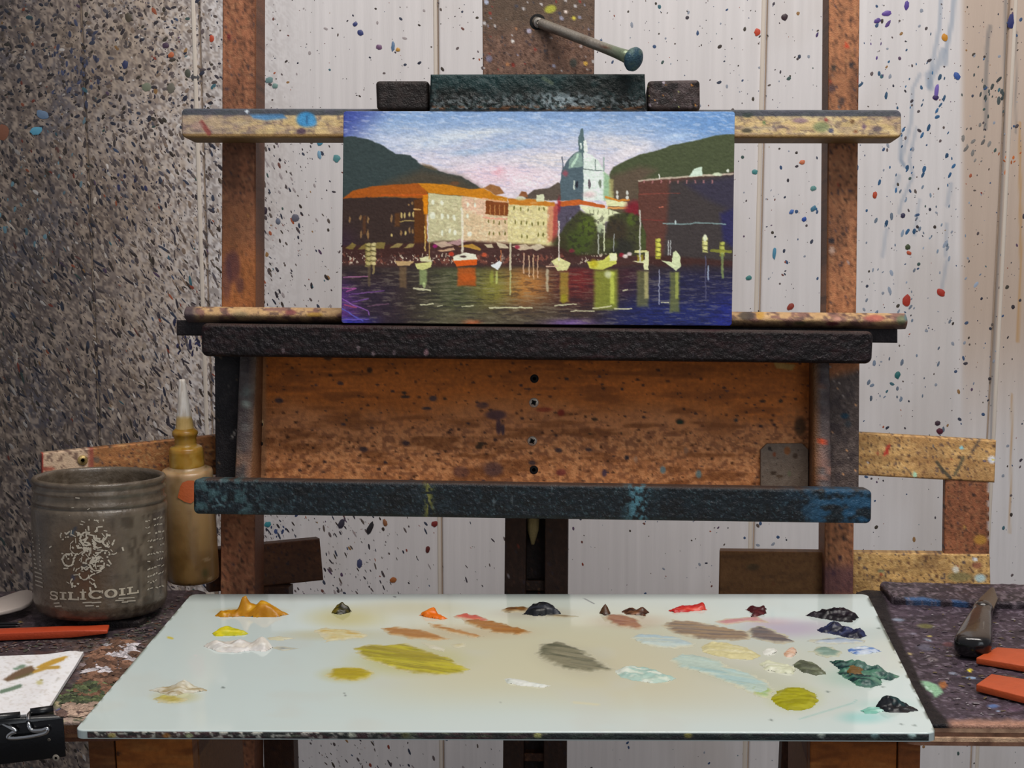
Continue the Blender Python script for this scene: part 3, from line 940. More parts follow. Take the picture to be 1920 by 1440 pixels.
for x, y, r in ((1002, 710, .0034), (1001, 881, .0034), (489, 796, .0018), (488, 802, .0014), (489, 832, .0018)):
    disc('bored_hole', panel, EF, x, y, -.0122, r, .0003, M_HOLE)
for x, y in ((1001, 755), (998, 827)):
    s_ = disc('screw_head', panel, EF, x, y, -.0122, .0039, .0012, M_DULL, (206, 190, 172))
    c = EF.hit(x, y, -.0122)
    for a in (.5, .5 + math.pi / 2):
        u = np.array([math.cos(a), 0, math.sin(a)]) * .0024
        v = np.array([-math.sin(a), 0, math.cos(a)]) * .0005
        q = [c + u + v, c + u - v, c - u - v, c - u + v]
        V = [p + np.array([0, -.0011, 0]) for p in q] + [p + np.array([0, -.00128, 0]) for p in q]
        mk('screw_slot', EF.world(V), [[0, 1, 2, 3], [7, 6, 5, 4], [0, 4, 5, 1], [1, 5, 6, 2], [2, 6, 7, 3], [3, 7, 4, 0]], M_HOLE, s_)


def side_strip(px_tl, px_tr, px_br, px_bl, ytop, ybot, paint, name='tray_side'):
    tl, trr, br, bl = EF.hit(*px_tl, ytop), EF.hit(*px_tr, ytop), EF.hit(*px_br, ybot), EF.hit(*px_bl, ybot)
    n = 60
    V, F = [], []
    for k in range(n + 1):
        t = k / n
        a, b = tl * (1 - t) + bl * t, trr * (1 - t) + br * t
        for p in (np.array([a[0], -.001, a[2]]), a + [0, .0015, 0], a + [.0015, 0, 0], (a + b) / 2, b - [.0015, 0, 0], b + [0, .0015, 0], np.array([b[0], -.001, b[2]])):
            V.append(p)
    for k in range(n):
        for j in range(6):
            i = k * 7 + j
            F.append([i, i + 7, i + 8, i + 1])
        F.append([k * 7 + 6, k * 7 + 13, k * 7 + 7, k * 7])
    F.append(list(range(7)))
    F.append([n * 7 + j for j in range(7)][::-1])
    P = EF.world(V)
    X, Y = proj(P)
    return mk(name, P, F, M_CRUST, easel, paint(X, Y).C)


def strip_l(X, Y):
    p = Paint(X, Y, (84, 74, 72)).noise((112, 110, 106), 9, 14, .5, .7, 130, .7).noise((58, 48, 50), 10, 16, .5, .7, 131, .7)
    p.ell(462, 757, 8, 9, (150, 160, 150), .8).ell(460, 735, 8, 14, (120, 130, 124), .6)
    p._mix(np.arange(len(X)), sst(820, 890, Y) * sst(.4, .6, fbm(X / 8, Y / 20, 132, 2)) * .7, (176, 124, 92))
    p._mix(np.arange(len(X)), sst(475, 482, X + (Y - 680) * .04) * .8, (130, 90, 60))
    return p


def strip_r(X, Y):
    p = Paint(X, Y, (90, 78, 76)).noise((120, 112, 110), 9, 12, .5, .7, 133, .7).noise((62, 50, 54), 10, 14, .5, .7, 134, .7)
    p._mix(np.arange(len(X)), sst(780, 900, Y) * sst(.35, .6, fbm(X / 9, Y / 14, 135, 2)) * .75, (178, 128, 110))
    p.ell(1541, 828, 5, 8, (214, 80, 40), .95).ell(1545, 725, 7, 10, (120, 70, 50), .7)
    p._mix(np.arange(len(X)), sst(1534, 1528, X) * .8, (120, 78, 44))
    return p


side_strip((450, 655), (483, 655), (470, 940), (438, 940), -.034, -.050, strip_l)
side_strip((1524, 660), (1555, 660), (1560, 945), (1527, 945), -.034, -.050, strip_r)
chk_l = lambda X, Y: Paint(X, Y, (36, 32, 34)).noise((52, 46, 46), 8, 10, .5, .7, 140, .7).spots(14, .3, 1, 2.5, [(110, 90, 70), (80, 74, 70)], 141).stroke([(434, 822), (442, 808)], 3, (190, 180, 170), .9, 2)


def chk_r(X, Y):
    p = Paint(X, Y, (70, 60, 56)).noise((96, 84, 78), 6, 6, .55, .7, 142, .7).noise((52, 44, 44), 12, 14, .5, .7, 143, .7)
    p.ell(1584, 780, 10, 7, (32, 52, 64), .95).ell(1590, 795, 8, 8, (40, 50, 56), .6)
    p._mix(np.arange(len(X)), sst(712, 690, Y + (X - 1580) * .25) * .9, (146, 92, 58))
    p.spots(11, .3, 1, 2.6, [(176, 130, 90), (140, 128, 120), (44, 36, 36)], 144, 1.5, 40)
    return p


slab('cheek', easel, EF, [(402, 640), (452, 640), (449, 955), (404, 955)], -.022, .0215, chk_l, M_CRUST, step=.0016, r=.001, disp=.0005, label='flat black cheek board')
slab('cheek', easel, EF, [(1553, 650), (1612, 650), (1610, 940), (1555, 940)], -.030, .0295, tone(chk_r, 1.9), M_CRUST, step=.0014, r=.001, disp=.0007, label='dark speckled cheek board')
slab('tray_floor', easel, EF, [(405, 935), (1612, 950), (1612, 972), (405, 958)], -.088, .076, lambda X, Y: Paint(X, Y, (110, 76, 56)).noise((60, 46, 44), 14, 8, .5, .7, 150, .7), M_CRUST, step=.003, r=.001)


# ---- clamp above the painting
def clamp_c(X, Y):
    p = Paint(X, Y, (40, 56, 56)).noise((30, 36, 34), 40, 26, .45, .65, 160, .9)
    p._mix(np.arange(len(X)), sst(1120, 1010, X) * sst(180, 150, Y) * .5, (42, 74, 76))
    lo = sst(150, 200, Y + 14 * (fbm(X / 40, Y / 20, 161, 2) - .5))
    p._mix(np.arange(len(X)), lo * sst(.44, .56, fbm(X / 5, Y / 5, 162, 3)) * .75, (30, 27, 26))
    p._mix(np.arange(len(X)), sst(168, 190, Y) * sst(.52, .62, fbm(X / 5, Y / 4, 163, 3)) * .8, (120, 128, 130))
    p._mix(np.arange(len(X)), np.exp(-(((X - 1050) / 60) ** 2)) * sst(165, 185, Y) * sst(.46, .56, fbm(X / 6, Y / 5, 164, 3)) * .9, (160, 176, 182))
    p._mix(np.arange(len(X)), sst(196, 202, Y) * sst(.45, .6, fbm(X / 12, Y / 4, 165, 3)) * .8, (120, 76, 46))
    p._mix(np.arange(len(X)), sst(204, 208, Y) * .6, (170, 176, 180))
    p.stroke([(1018, 146), (1035, 156)], 7, (110, 120, 96), .6, 4)
    return p


clamp_s = lambda X, Y: Paint(X, Y, (34, 29, 28)).noise((50, 42, 40), 10, 10, .5, .7, 170, .8)


def clamp_r(X, Y):
    p = Paint(X, Y, (56, 46, 44)).noise((84, 72, 72), 8, 8, .5, .7, 172, .8).noise((34, 30, 30), 10, 10, .5, .7, 173, .8)
    p.spots(12, .5, 1.2, 3, [(170, 160, 170), (190, 130, 60), (180, 180, 110), (40, 34, 34)], 174)
    return p


slab('clamp_block', easel, EF, [(704, 151), (804, 151), (804, 207), (706, 206)], -.054, .053, clamp_s, M_CRUST, step=.0009, r=.003, disp=.001, dsc=.004, corner=.003, label='black end block of the clamp')
slab('clamp_block', easel, EF, [(1214, 151), (1312, 149), (1313, 207), (1215, 208)], -.054, .053, clamp_r, M_CRUST, step=.0009, r=.003, disp=.001, dsc=.004, corner=.003, label='dark end block dotted with pale paint')
slab('clamp_bar', easel, EF, [(807, 139), (1209, 138), (1212, 208), (805, 208)], -.062, .061, tone(clamp_c, .78), M_CRUST, step=.0009, r=.002, disp=.0022, dsc=.003, seed=9, label='dark green centre bar of the clamp, crusted along its lower edge')

# ---- loose bolt in the mast
p0, p1 = EF.world(EF.hit(1004, 40, -.02)), EF.world(EF.hit(1183, 109, -.075))
V, F = tube([p0 + (p1 - p0) * t for t in np.linspace(0, 1, 14)], [.0040] * 10 + [.0041, .0043, .0048, .0055], 16)
X, Y = proj(V)
bc = Paint(X, Y, (150, 142, 132)).noise((116, 104, 92), 10, 6, .5, .7, 180, .7)
bc._mix(np.arange(len(X)), sst(1120, 1165, X) * .8, (110, 126, 100))
bc.ell(1133, 88, 6, 5, (110, 60, 44), .7)
bolt = mk('bolt', V, F, M_DULL, easel, bc.C, smooth=True, label='dull metal rod stuck out of the mast')
ax = (p1 - p0) / np.linalg.norm(p1 - p0)
u_ = np.cross(ax, [0, 0, 1.0]); u_ /= np.linalg.norm(u_); v_ = np.cross(ax, u_)
prof = [(.0045, -.003), (.0078, -.0012), (.0092, .0012), (.0088, .0034), (.0066, .0052), (.0035, .0061)]
n = 28
cst = p1 + ax * .001
V = np.array([cst + ax * h + (u_ * math.cos(t) + v_ * math.sin(t)) * r for r, h in prof for t in np.linspace(0, 2 * np.pi, n, endpoint=False)])
F = [[k * n + j, k * n + (j + 1) % n, (k + 1) * n + (j + 1) % n, (k + 1) * n + j] for k in range(len(prof) - 1) for j in range(n)] + [list(range(n))[::-1], [(len(prof) - 1) * n + j for j in range(n)]]
cc = Paint(*proj(V), (52, 78, 92)).noise((90, 110, 100), 8, 8, .5, .7, 181, .8)
mk('bolt_head', V, F, M_CRUST, bolt, cc.C, smooth=True, label='blue-green painted round bolt head')
disc('bolt_hole', easel, EF, 1008, 41, -.0222, .0062, .0003, M_HOLE)
disc('bolt_collar', easel, EF, 1010, 43, -.0224, .0040, .004, M_DULL, (190, 184, 176))

# ---- wing frames behind the posts and lower braces
def wing_wood(base, seed, **k):
    f = wood(base, seed, horiz=True, dark=(112, 76, 46), light=(224, 184, 124), specks=.9, **k)
    return f


def wr_top(X, Y):
    p = wing_wood((188, 142, 86), 190)(X, Y)
    p._mix(np.arange(len(X)), sst(.5, .7, vnoise(X * 0, (Y - X * .05) / 9, 191)) * .35, (140, 96, 54))
    p.poly([(1663, 835), (1670, 832), (1665, 852), (1655, 856)], (176, 54, 40), 3, .95)
    p.stroke([(1756, 866), (1768, 882), (1782, 896)], 6, (56, 52, 42), .8, 3).stroke([(1806, 858), (1800, 872), (1790, 890)], 6, (60, 60, 48), .7, 3).stroke([(1838, 822), (1822, 848)], 5, (70, 60, 54), .7, 3)
    p.ell(1803, 840, 5, 4, (120, 190, 200), .9).ell(1715, 890, 5, 7, (170, 210, 170), .9).ell(1860, 862, 10, 9, (214, 216, 224), .8).ell(1862, 862, 4, 3, (230, 190, 70), .9).ell(1846, 864, 5, 3, (50, 56, 96), .8)
    return p


def wr_low(X, Y):
    p = wing_wood((184, 140, 84), 200)(X, Y)
    p._mix(np.arange(len(X)), sst(1604, 1594, X) * .85, (118, 78, 46))  # inner end darkened: shade behind the post put into the wood colour
    p.noise((84, 56, 36), 50, 12, .55, .75, 201, .4)
    p.ell(1828, 1049, 5, 5, (220, 226, 230), .95).ell(1838, 1084, 14, 10, (170, 190, 190), .85).ell(1792, 1068, 8, 9, (214, 206, 190), .8).ell(1652, 1071, 8, 4, (110, 116, 84), .7).ell(1800, 1082, 30, 12, (120, 120, 80), .5).ell(1832, 1060, 12, 8, (120, 60, 50), .6)
    p.ell(1412, 1063, 16, 8, (80, 66, 46), .6)
    return p


def upr(X, Y):
    p = wood((150, 92, 62), 210)(X, Y)
    p.ell(1838, 1012, 16, 12, (196, 146, 60), .85)
    p._mix(np.arange(len(X)), sst(1849, 1854, X) * .7 * sst(.4, .6, fbm(X / 9, Y / 9, 211, 2)), (220, 220, 224))
    p._mix(np.arange(len(X)), sst(1036, 1042, Y) * .8, (216, 176, 130))
    return p


RF = Frame(EF.o + ER @ np.array([0, .037, 0]), rot(-9.0, -8.4))
# wing frames are separate boards hinged to the backs of the posts
slab('wing_rail', easel, RF, [(1590, 810), (1868, 826), (1865, 905), (1590, 890)], .0, .018, tone(wr_top, 1.45, 1.6, 1.8), M_WOOD, step=.0013, r=.0015, disp=.0006, label='yellow pine rail spattered with paint, upper right')
slab('wing_rail', easel, RF, [(1349, 1033), (1856, 1039), (1858, 1128), (1347, 1128)], .0, .018, tone(wr_low, 1.45, 1.6, 1.75), M_WOOD, step=.0013, r=.0015, disp=.0006, label='yellow pine rail spattered with paint, lower right')
slab('wing_upright', easel, RF, [(1772, 896), (1855, 901), (1855, 1042), (1770, 1040)], .001, .016, upr, M_WOOD, step=.0013, r=.001, disp=.0005)
LF = Frame(EF.o + ER @ np.array([-.19, .037, 0]), rot(19.0, -8.4))


def wl_top(X, Y):
    p = wing_wood((170, 112, 66), 220)(X, Y)
    p._mix(np.arange(len(X)), sst(178, 172, X) * .95, (206, 178, 150))
    p._mix(np.arange(len(X)), sst(178, 172, X) * sst(.56, .64, fbm(X / 6, Y / 6, 221, 2)) * .8, (110, 84, 72))
    p.rect(166, 836, 176, 884, (146, 66, 50), 3, .8).rect(78, 838, 81, 892, (170, 56, 44), 3, .9)
    p.stroke([(82, 880), (98, 879)], 7, (160, 70, 52), .8, 3)
    p.ell(182, 862, 8, 8, (92, 84, 80), .7)
    return p


slab('wing_rail', easel, LF, [(78, 850), (445, 812), (445, 886), (80, 925)], .0, .018, wl_top, M_WOOD, step=.0015, r=.0012, disp=.0005, label='orange-brown rail with a pale painted end, upper left')
disc('screw_head', easel, LF, 155, 863, -.0002, .0040, .0016, M_BRASS)
wl = wood((104, 66, 42), 230, horiz=True, light=(136, 90, 56))  # dark tone of the lower left rail has its shade painted in
slab('wing_rail', easel, LF, [(392, 1030), (600, 1010), (607, 1088), (392, 1111)], .012, .016, wl, M_WOOD, step=.0013, r=.0015, disp=.0006, label='dark brown short rail end, lower left')
slab('wing_upright', easel, LF, [(110, 880), (175, 872), (175, 1120), (110, 1125)], .001, .016, wl, M_WOOD, step=.003, r=.001)
br = wood((76, 48, 34), 240, light=(104, 68, 44))
slab('brace', easel, EF, [(488, 1101), (541, 1101), (560, 1700), (500, 1700)], .038, .02, br, M_WOOD, step=.003, r=.001)
slab('brace', easel, EF, [(1480, 1106), (1530, 1106), (1500, 1700), (1452, 1700)], .058, .02, br, M_WOOD, step=.003, r=.001)
slab('brace', easel, EF, [(340, 1360), (440, 1360), (440, 1426), (340, 1432)], .038, .018, br, M_WOOD, step=.003, r=.001)


# steel bracket at the right of the back panel
def plate(X, Y):
    p = Paint(X, Y, (124, 108, 94)).noise((140, 126, 112), 6, 6, .5, .7, 250, .5).spots(12, .4, .8, 2, [(60, 48, 40), (80, 66, 56)], 251)
    p.ell(1476, 845, 8, 10, (150, 92, 50), .9).ell(1452, 852, 4, 6, (130, 72, 44), .9).ell(1491, 855, 6, 7, (78, 60, 46), .9).ell(1443, 841, 4, 5, (52, 44, 40), .9).ell(1450, 887, 7, 5, (70, 54, 40), .9).ell(1462, 893, 9, 4, (84, 64, 46), .8).ell(1480, 888, 5, 7, (110, 112, 84), .7)
    return p


def chamf(L, s, t):
    c = .005
    wd = L[:, 0].max() - L[:, 0].min()
    ht = L[:, 2].max() - L[:, 2].min()
    dx = np.minimum(s, 1 - s) * wd
    k = np.clip(c - dx, 0, c) * np.clip(1 - t * ht / .02, 0, 1)
    L[:, 2] -= k
    return L


slab('metal_plate', easel, EF, [(1426, 832), (1516, 831), (1516, 945), (1426, 945)], -.0165, .004, plate, M_WOOD, step=.0009, r=.0008, extra=chamf, label='taupe metal plate with clipped corners')

# ------------------------------------------------------------------ the small oil painting on the ledge
def picture(X0, Y0):
    wx = 2.2 * (fbm(X0 / 9, Y0 / 5, 300, 3) - .5)
    wy = 2.2 * (fbm(X0 / 8, Y0 / 6, 301, 3) - .5)
    X, Y = X0 + wx * 1.4, Y0 + wy * 1.2
    p = Paint(X, Y, (150, 170, 200))
    N = np.arange(len(X))
    # sky
    p._mix(N, sst(215, 330, Y), (214, 200, 208))
    p._mix(N, sst(250, 205, Y) * .8, (124, 150, 190))
    p._mix(N, sst(1150, 1350, X) * sst(310, 230, Y) * .9, (104, 140, 188))
    p.ell(820, 262, 110, 26, (196, 202, 214), .85, .9, -8).ell(900, 250, 90, 14, (212, 212, 214), .7, .9, -6).ell(1150, 268, 110, 24, (204, 198, 202), .8, .9, 4).ell(960, 272, 80, 14, (146, 168, 198), .8, .9, -4)
    p.ell(880, 285, 70, 10, (150, 174, 202), .6, .9, -4).ell(1040, 300, 110, 26, (216, 206, 206), .8, .9).ell(930, 332, 130, 36, (224, 196, 206), .9, .9).ell(935, 322, 20, 14, (216, 150, 162), .6, .9).ell(1010, 340, 70, 22, (226, 206, 212), .8, .9)
    p.ell(1270, 256, 40, 12, (176, 194, 220), .8, .9, -10).ell(1180, 285, 60, 16, (220, 210, 214), .8, .9, -20).ell(740, 270, 50, 16, (192, 196, 214), .8, .9, 25).ell(800, 300, 60, 14, (206, 200, 214), .8, .9, 20)
    p._mix(N, sst(760, 650, X + (Y - 210) * .9) * .92, (62, 72, 142))
    p._mix(N, sst(650, 643, X) * .5, (44, 54, 120))
    n = fbm((X + Y * .3) / 16, (Y - X * .12) / 3.0, 302, 3)
    p._mix(N, sst(.55, .75, n) * .3, (226, 222, 228))
    p._mix(N, sst(.45, .3, n) * .2, (110, 134, 180))
    # hills
    p.poly([(640, 256), (665, 256), (692, 262), (716, 272), (742, 288), (770, 291), (790, 309), (805, 312), (832, 324), (866, 331), (900, 352), (925, 366), (925, 400), (640, 400)], (60, 70, 70), 3)
    p.poly([(790, 318), (835, 325), (866, 332), (900, 354), (900, 400), (700, 400), (720, 345)], (84, 72, 58), 24, .8)
    p.ell(805, 313, 22, 5, (116, 94, 66), .6, .6, 20).ell(853, 344, 12, 5, (112, 76, 52), .8)
    p.poly([(1140, 400), (1143, 325), (1150, 313), (1176, 300), (1200, 290), (1236, 281), (1262, 271), (1300, 265), (1340, 254), (1380, 251), (1380, 400)], (76, 82, 58), 3)
    p.poly([(1145, 400), (1146, 330), (1200, 312), (1230, 318), (1200, 345), (1200, 400)], (96, 80, 68), 20, .9)
    p.poly([(985, 368), (1002, 356), (1030, 352), (1046, 342), (1056, 345), (1056, 376), (985, 376)], (92, 80, 72), 3)
    # domed church
    p.poly([(1052, 376), (1050, 340), (1054, 318), (1060, 306), (1073, 290), (1085, 283), (1095, 284), (1095, 376)], (86, 100, 108), 2)
    p.poly([(1066, 316), (1068, 300), (1078, 288), (1090, 283), (1094, 312)], (132, 152, 144), 2).stroke([(1072, 312), (1084, 290)], 4, (182, 206, 186), .9)
    p.poly([(1094, 282), (1108, 291), (1121, 300), (1133, 320), (1132, 376), (1094, 376)], (212, 220, 212), 2)
    p.stroke([(1094, 317), (1132, 321)], 2, (92, 100, 100), .8).stroke([(1116, 300), (1117, 318)], 2, (120, 132, 128), .9).stroke([(1132, 296), (1132, 320)], 3, (150, 166, 160), .9).stroke([(1054, 294), (1055, 316)], 2.5, (90, 96, 110), .9)
    p.poly([(1085, 286), (1084, 260), (1090, 240), (1093, 240), (1096, 262), (1096, 286)], (88, 106, 110), 1.6).poly([(1094, 264), (1099, 262), (1103, 284), (1095, 286)], (218, 222, 214), 1.6).rect(1088, 268, 1091, 280, (190, 200, 196), 1)
    p.poly([(1132, 322), (1143, 330), (1148, 376), (1132, 376)], (146, 178, 140), 5, .9).rect(1142, 336, 1150, 376, (176, 164, 110), 5, .7)
    for x, y, h, c in ((1105, 345, 22, (96, 84, 92)), (1125, 345, 20, (110, 120, 104)), (1082, 346, 18, (44, 44, 54)), (1114, 345, 16, (222, 226, 220))):
        p.ell(x, y, 3.4, h / 2, c, .95, .4)
    p.rect(1075, 338, 1078, 356, (190, 196, 186), 1.5).ell(1105, 365, 20, 10, (222, 184, 188), .7, .9).ell(1060, 325, 8, 9, (160, 76, 88), .7, .8).ell(1122, 358, 4, 16, (222, 228, 222), .8)
    # left palace
    p.poly([(640, 372), (660, 366), (720, 371), (797, 371), (803, 478), (640, 486)], (62, 48, 44), 3)
    p.poly([(642, 372), (662, 357), (700, 349), (786, 343), (798, 355), (803, 366), (795, 372), (720, 369)], (160, 86, 30), 3)
    p.poly([(784, 343), (840, 346), (880, 355), (906, 352), (930, 366), (952, 371), (951, 381), (910, 376), (868, 367), (803, 362)], (192, 124, 30), 3)
    p.poly([(776, 375), (795, 370), (796, 482), (777, 482)], (96, 58, 28), 4).poly([(793, 366), (803, 364), (802, 402), (794, 402)], (206, 128, 22), 3).rect(796, 402, 801, 480, (176, 108, 30), 3, .7)
    p.stroke([(715, 366), (800, 365)], 3, (190, 90, 34), .7)
    p.poly([(907, 352), (920, 346), (938, 350), (946, 362), (930, 366)], (150, 104, 66), 3).poly([(972, 368), (978, 359), (986, 360), (990, 370)], (140, 90, 58), 3)
    for a, b, hh, cl in ((656, 412, 15, 0), (676, 408, 14, 0), (690, 412, 16, 0), (734, 410, 20, 0), (753, 404, 14, 1), (759, 404, 14, 1), (768, 402, 13, 1), (775, 402, 14, 1), (677, 440, 20, 0), (690, 440, 24, 0), (734, 441, 8, 1), (752, 437, 14, 0), (760, 437, 12, 1), (768, 432, 16, 0), (774, 434, 12, 0), (773, 381, 9, 0), (766, 384, 6, 0)):
        p.ell(a, b, 2.6, hh / 2, (206, 182, 120) if cl else (150, 116, 78), .85, .5)
    p.stroke([(748, 415), (776, 414)], 2, (186, 160, 100), .8).stroke([(776, 393), (788, 393)], 2.4, (206, 160, 100), .9).rect(680, 405, 686, 440, (100, 64, 38), 4, .6).rect(740, 400, 750, 425, (104, 66, 34), 5, .7)
    p._mix(N, sst(690, 640, X) * sst(400, 470, Y) * sst(600, 480, Y) * .6, (58, 40, 64))
    # lit palaces
    p.poly([(803, 362), (868, 368), (868, 462), (803, 468)], (190, 182, 146), 2).poly([(866, 367), (912, 374), (955, 380), (955, 466), (866, 462)], (212, 184, 150), 2).poly([(952, 380), (1046, 383), (1046, 466), (952, 468)], (212, 198, 146), 2)
    p.poly([(868, 370), (912, 376), (910, 408), (868, 392)], (220, 176, 156), 8, .7).poly([(1027, 384), (1046, 386), (1042, 450), (1026, 455)], (196, 130, 100), 5, .9).poly([(1038, 380), (1050, 384), (1046, 450), (1036, 456)], (160, 66, 66), 5, .8)
    p.stroke([(905, 372), (914, 374), (954, 380)], 3, (220, 160, 120), .9).stroke([(905, 408), (950, 411)], 3, (222, 150, 130), .8)
    p._mix(N, sst(.5, .7, fbm(X / 5, Y / 5, 303, 3)) * ((X > 803) & (X < 1030) & (Y > 372) & (Y < 455)) * .35, (170, 152, 120))
    p._mix(N, sst(.55, .7, fbm(X / 4, Y / 4, 304, 3)) * ((X > 803) & (X < 1030) & (Y > 372) & (Y < 455)) * .4, (232, 222, 190))
    p.poly([(911, 376), (953, 381), (952, 405), (910, 402)], (126, 70, 34), 2)
    for x in (919, 928, 937, 946):
        p.stroke([(x, 385), (x, 402)], 2, (186, 130, 80), .8)
    for x, y in ((916, 415), (926, 416), (936, 418), (947, 416), (966, 416), (977, 418), (987, 418), (998, 420), (1009, 419), (1019, 419), (918, 438), (926, 438), (936, 438), (947, 438), (978, 443), (988, 444), (1009, 440), (1019, 440), (976, 392), (964, 390), (990, 394), (1011, 392), (1020, 392)):
        p.ell(x, y, 2, 5, (112, 106, 56), .9, .5)
    for x, y, a, b in ((811, 404, 7, 9), (829, 380, 4, 6), (812, 379, 4, 6), (829, 406, 4, 7), (840, 406, 3, 6), (852, 408, 4, 7), (877, 405, 3, 6), (877, 384, 3, 6), (891, 385, 3, 6), (829, 437, 3, 7), (843, 433, 3, 6), (853, 436, 4, 6), (880, 439, 6, 7), (865, 392, 3, 4)):
        p.ell(x, y, a, b, (226, 226, 206), .9, .5)
    p.poly([(952, 372), (1000, 373), (1040, 380), (1040, 386), (955, 384)], (190, 122, 44), 2).ell(976, 372, 12, 5, (190, 190, 160), .8).rect(1006, 365, 1020, 378, (206, 206, 176), 2).ell(1000, 380, 8, 3, (206, 150, 90), .8)
    # middle
    p.poly([(1046, 386), (1088, 384), (1086, 432), (1046, 446)], (88, 80, 96), 3).poly([(1046, 378), (1086, 374), (1134, 385), (1134, 390), (1088, 384), (1048, 388)], (186, 96, 44), 2)
    p.poly([(1086, 385), (1134, 390), (1170, 402), (1160, 412), (1135, 416), (1128, 448), (1118, 424), (1100, 402)], (214, 216, 178), 3).poly([(1135, 374), (1176, 379), (1178, 388), (1138, 386)], (216, 214, 168), 2).stroke([(1136, 370), (1160, 376), (1178, 375)], 4, (206, 130, 50), .9).stroke([(1140, 390), (1176, 390)], 4, (214, 150, 90), .9)
    for x in (1105, 1112, 1120, 1140, 1148):
        p.rect(x, 393, x + 2, 402, (140, 140, 110), 1, .8)
    for x, y in ((1157, 361), (1176, 361), (1157, 369), (1176, 370)):
        p.ell(x, y, 3.4, 5, (206, 204, 196), .95)
    p.ell(1190, 395, 26, 26, (122, 36, 48), .95, .6).ell(1200, 420, 14, 26, (128, 40, 44), .8, .8).ell(1048, 385, 5, 24, (150, 40, 56), .7, .8).rect(1068, 408, 1072, 428, (130, 136, 156), 2, .8).rect(1078, 408, 1081, 426, (120, 126, 150), 2, .8)
    # trees
    p.poly([(1062, 420), (1088, 394), (1112, 408), (1122, 436), (1136, 436), (1142, 406), (1170, 398), (1200, 404), (1216, 440), (1220, 482), (1040, 482), (1044, 448)], (66, 66, 42), 6, .97)
    p.ell(1100, 430, 24, 36, (86, 98, 42), .95, .6).ell(1085, 455, 34, 34, (72, 82, 40), .95, .6).ell(1050, 460, 22, 26, (64, 60, 40), .9, .6).ell(1155, 435, 30, 36, (66, 56, 44), .95, .6).ell(1184, 412, 12, 16, (84, 96, 44), .9, .6).ell(1165, 465, 34, 24, (52, 50, 44), .95, .6).ell(1145, 458, 18, 16, (82, 86, 48), .8, .7).ell(1208, 448, 18, 30, (78, 84, 48), .9, .6).ell(1126, 430, 9, 18, (150, 160, 130), .8, .7)
    p._mix(N, sst(.52, .68, fbm(X / 6, Y / 6, 305, 3)) * ((X > 1060) & (X < 1215) & (Y > 400) & (Y < 480)) * .5, (48, 44, 40))
    # right block
    p.poly([(1197, 339), (1260, 333), (1330, 331), (1380, 322), (1380, 560), (1210, 490), (1212, 440), (1197, 400)], (96, 62, 54), 3)
    p.poly([(1255, 340), (1380, 325), (1380, 580), (1240, 500), (1250, 430)], (66, 60, 60), 12, .95).poly([(1285, 345), (1380, 330), (1380, 400), (1320, 370)], (58, 54, 76), 18, .7).poly([(1350, 400), (1380, 390), (1380, 470), (1355, 450)], (46, 44, 92), 12, .8)
    p.stroke([(1198, 339), (1240, 335), (1290, 331), (1374, 326)], 3.4, (192, 176, 160), .9, 2).poly([(1292, 331), (1302, 316), (1316, 313), (1317, 330)], (196, 210, 194), 2).ell(1345, 327, 12, 4, (206, 214, 186), .9).ell(1365, 320, 4, 4, (220, 220, 210), .9).stroke([(1236, 327), (1236, 336)], 2, (220, 216, 206), 1)
    for x in range(1206, 1350, 16):
        p.rect(x, 338, x + 3, 344, (176, 120, 120), 1.5, .7)
    p.stroke([(1200, 364), (1275, 362)], 1.6, (140, 74, 64), .7).stroke([(1236, 389), (1244, 388)], 2, (190, 110, 90), .8).stroke([(1205, 412), (1245, 413)], 2, (130, 60, 54), .6)
    p.stroke([(1243, 419), (1280, 421), (1306, 418), (1360, 420)], 2.6, (136, 160, 160), .75).ell(1266, 417, 2, 5, (200, 214, 214), .9)
    # quay
    p.poly([(640, 462), (800, 455), (830, 452), (880, 452), (960, 456), (1045, 462), (1080, 478), (1260, 480), (1380, 490), (1380, 505), (640, 505)], (70, 44, 40), 8, .95)
    p._mix(N, sst(470, 482, Y) * sst(500, 490, Y) * sst(.55, .68, fbm(X / 5, Y / 6, 306, 3)) * .7 * (X < 1060), (140, 84, 70))
    p._mix(N, sst(470, 480, Y) * sst(500, 492, Y) * sst(.66, .72, fbm(X / 3.4, Y / 4, 307, 2)) * .8 * sst(.4, .6, fbm(X / 40, Y / 40, 309, 2)) * (X < 1230), (216, 200, 180))
    for q, c in (([(648, 466), (660, 455), (668, 459), (662, 468)], (130, 112, 62)), ([(671, 468), (686, 455), (692, 467)], (130, 112, 62)), ([(702, 466), (706, 455), (722, 454), (720, 466)], (132, 116, 66)), ([(730, 465), (744, 456), (756, 456), (748, 464)], (150, 132, 84)), ([(757, 465), (768, 457), (778, 456), (774, 464)], (156, 138, 88)),
                 ([(812, 456), (834, 452), (850, 460), (828, 464)], (196, 170, 150)), ([(836, 456), (862, 448), (876, 452), (860, 460)], (176, 140, 140)), ([(860, 462), (886, 457), (902, 466), (900, 470), (880, 465)], (190, 146, 66)), ([(908, 458), (922, 457), (926, 464), (914, 464)], (206, 190, 160)), ([(930, 454), (948, 458), (954, 466), (936, 466)], (212, 196, 168)), ([(960, 462), (985, 458), (1000, 466), (975, 470)], (206, 186, 160)), ([(992, 462), (1012, 457), (1022, 464), (1006, 470)], (206, 190, 164)), ([(820, 470), (850, 464), (854, 469), (826, 473)], (196, 160, 130))):
        p.poly(q, c, 2, .9)
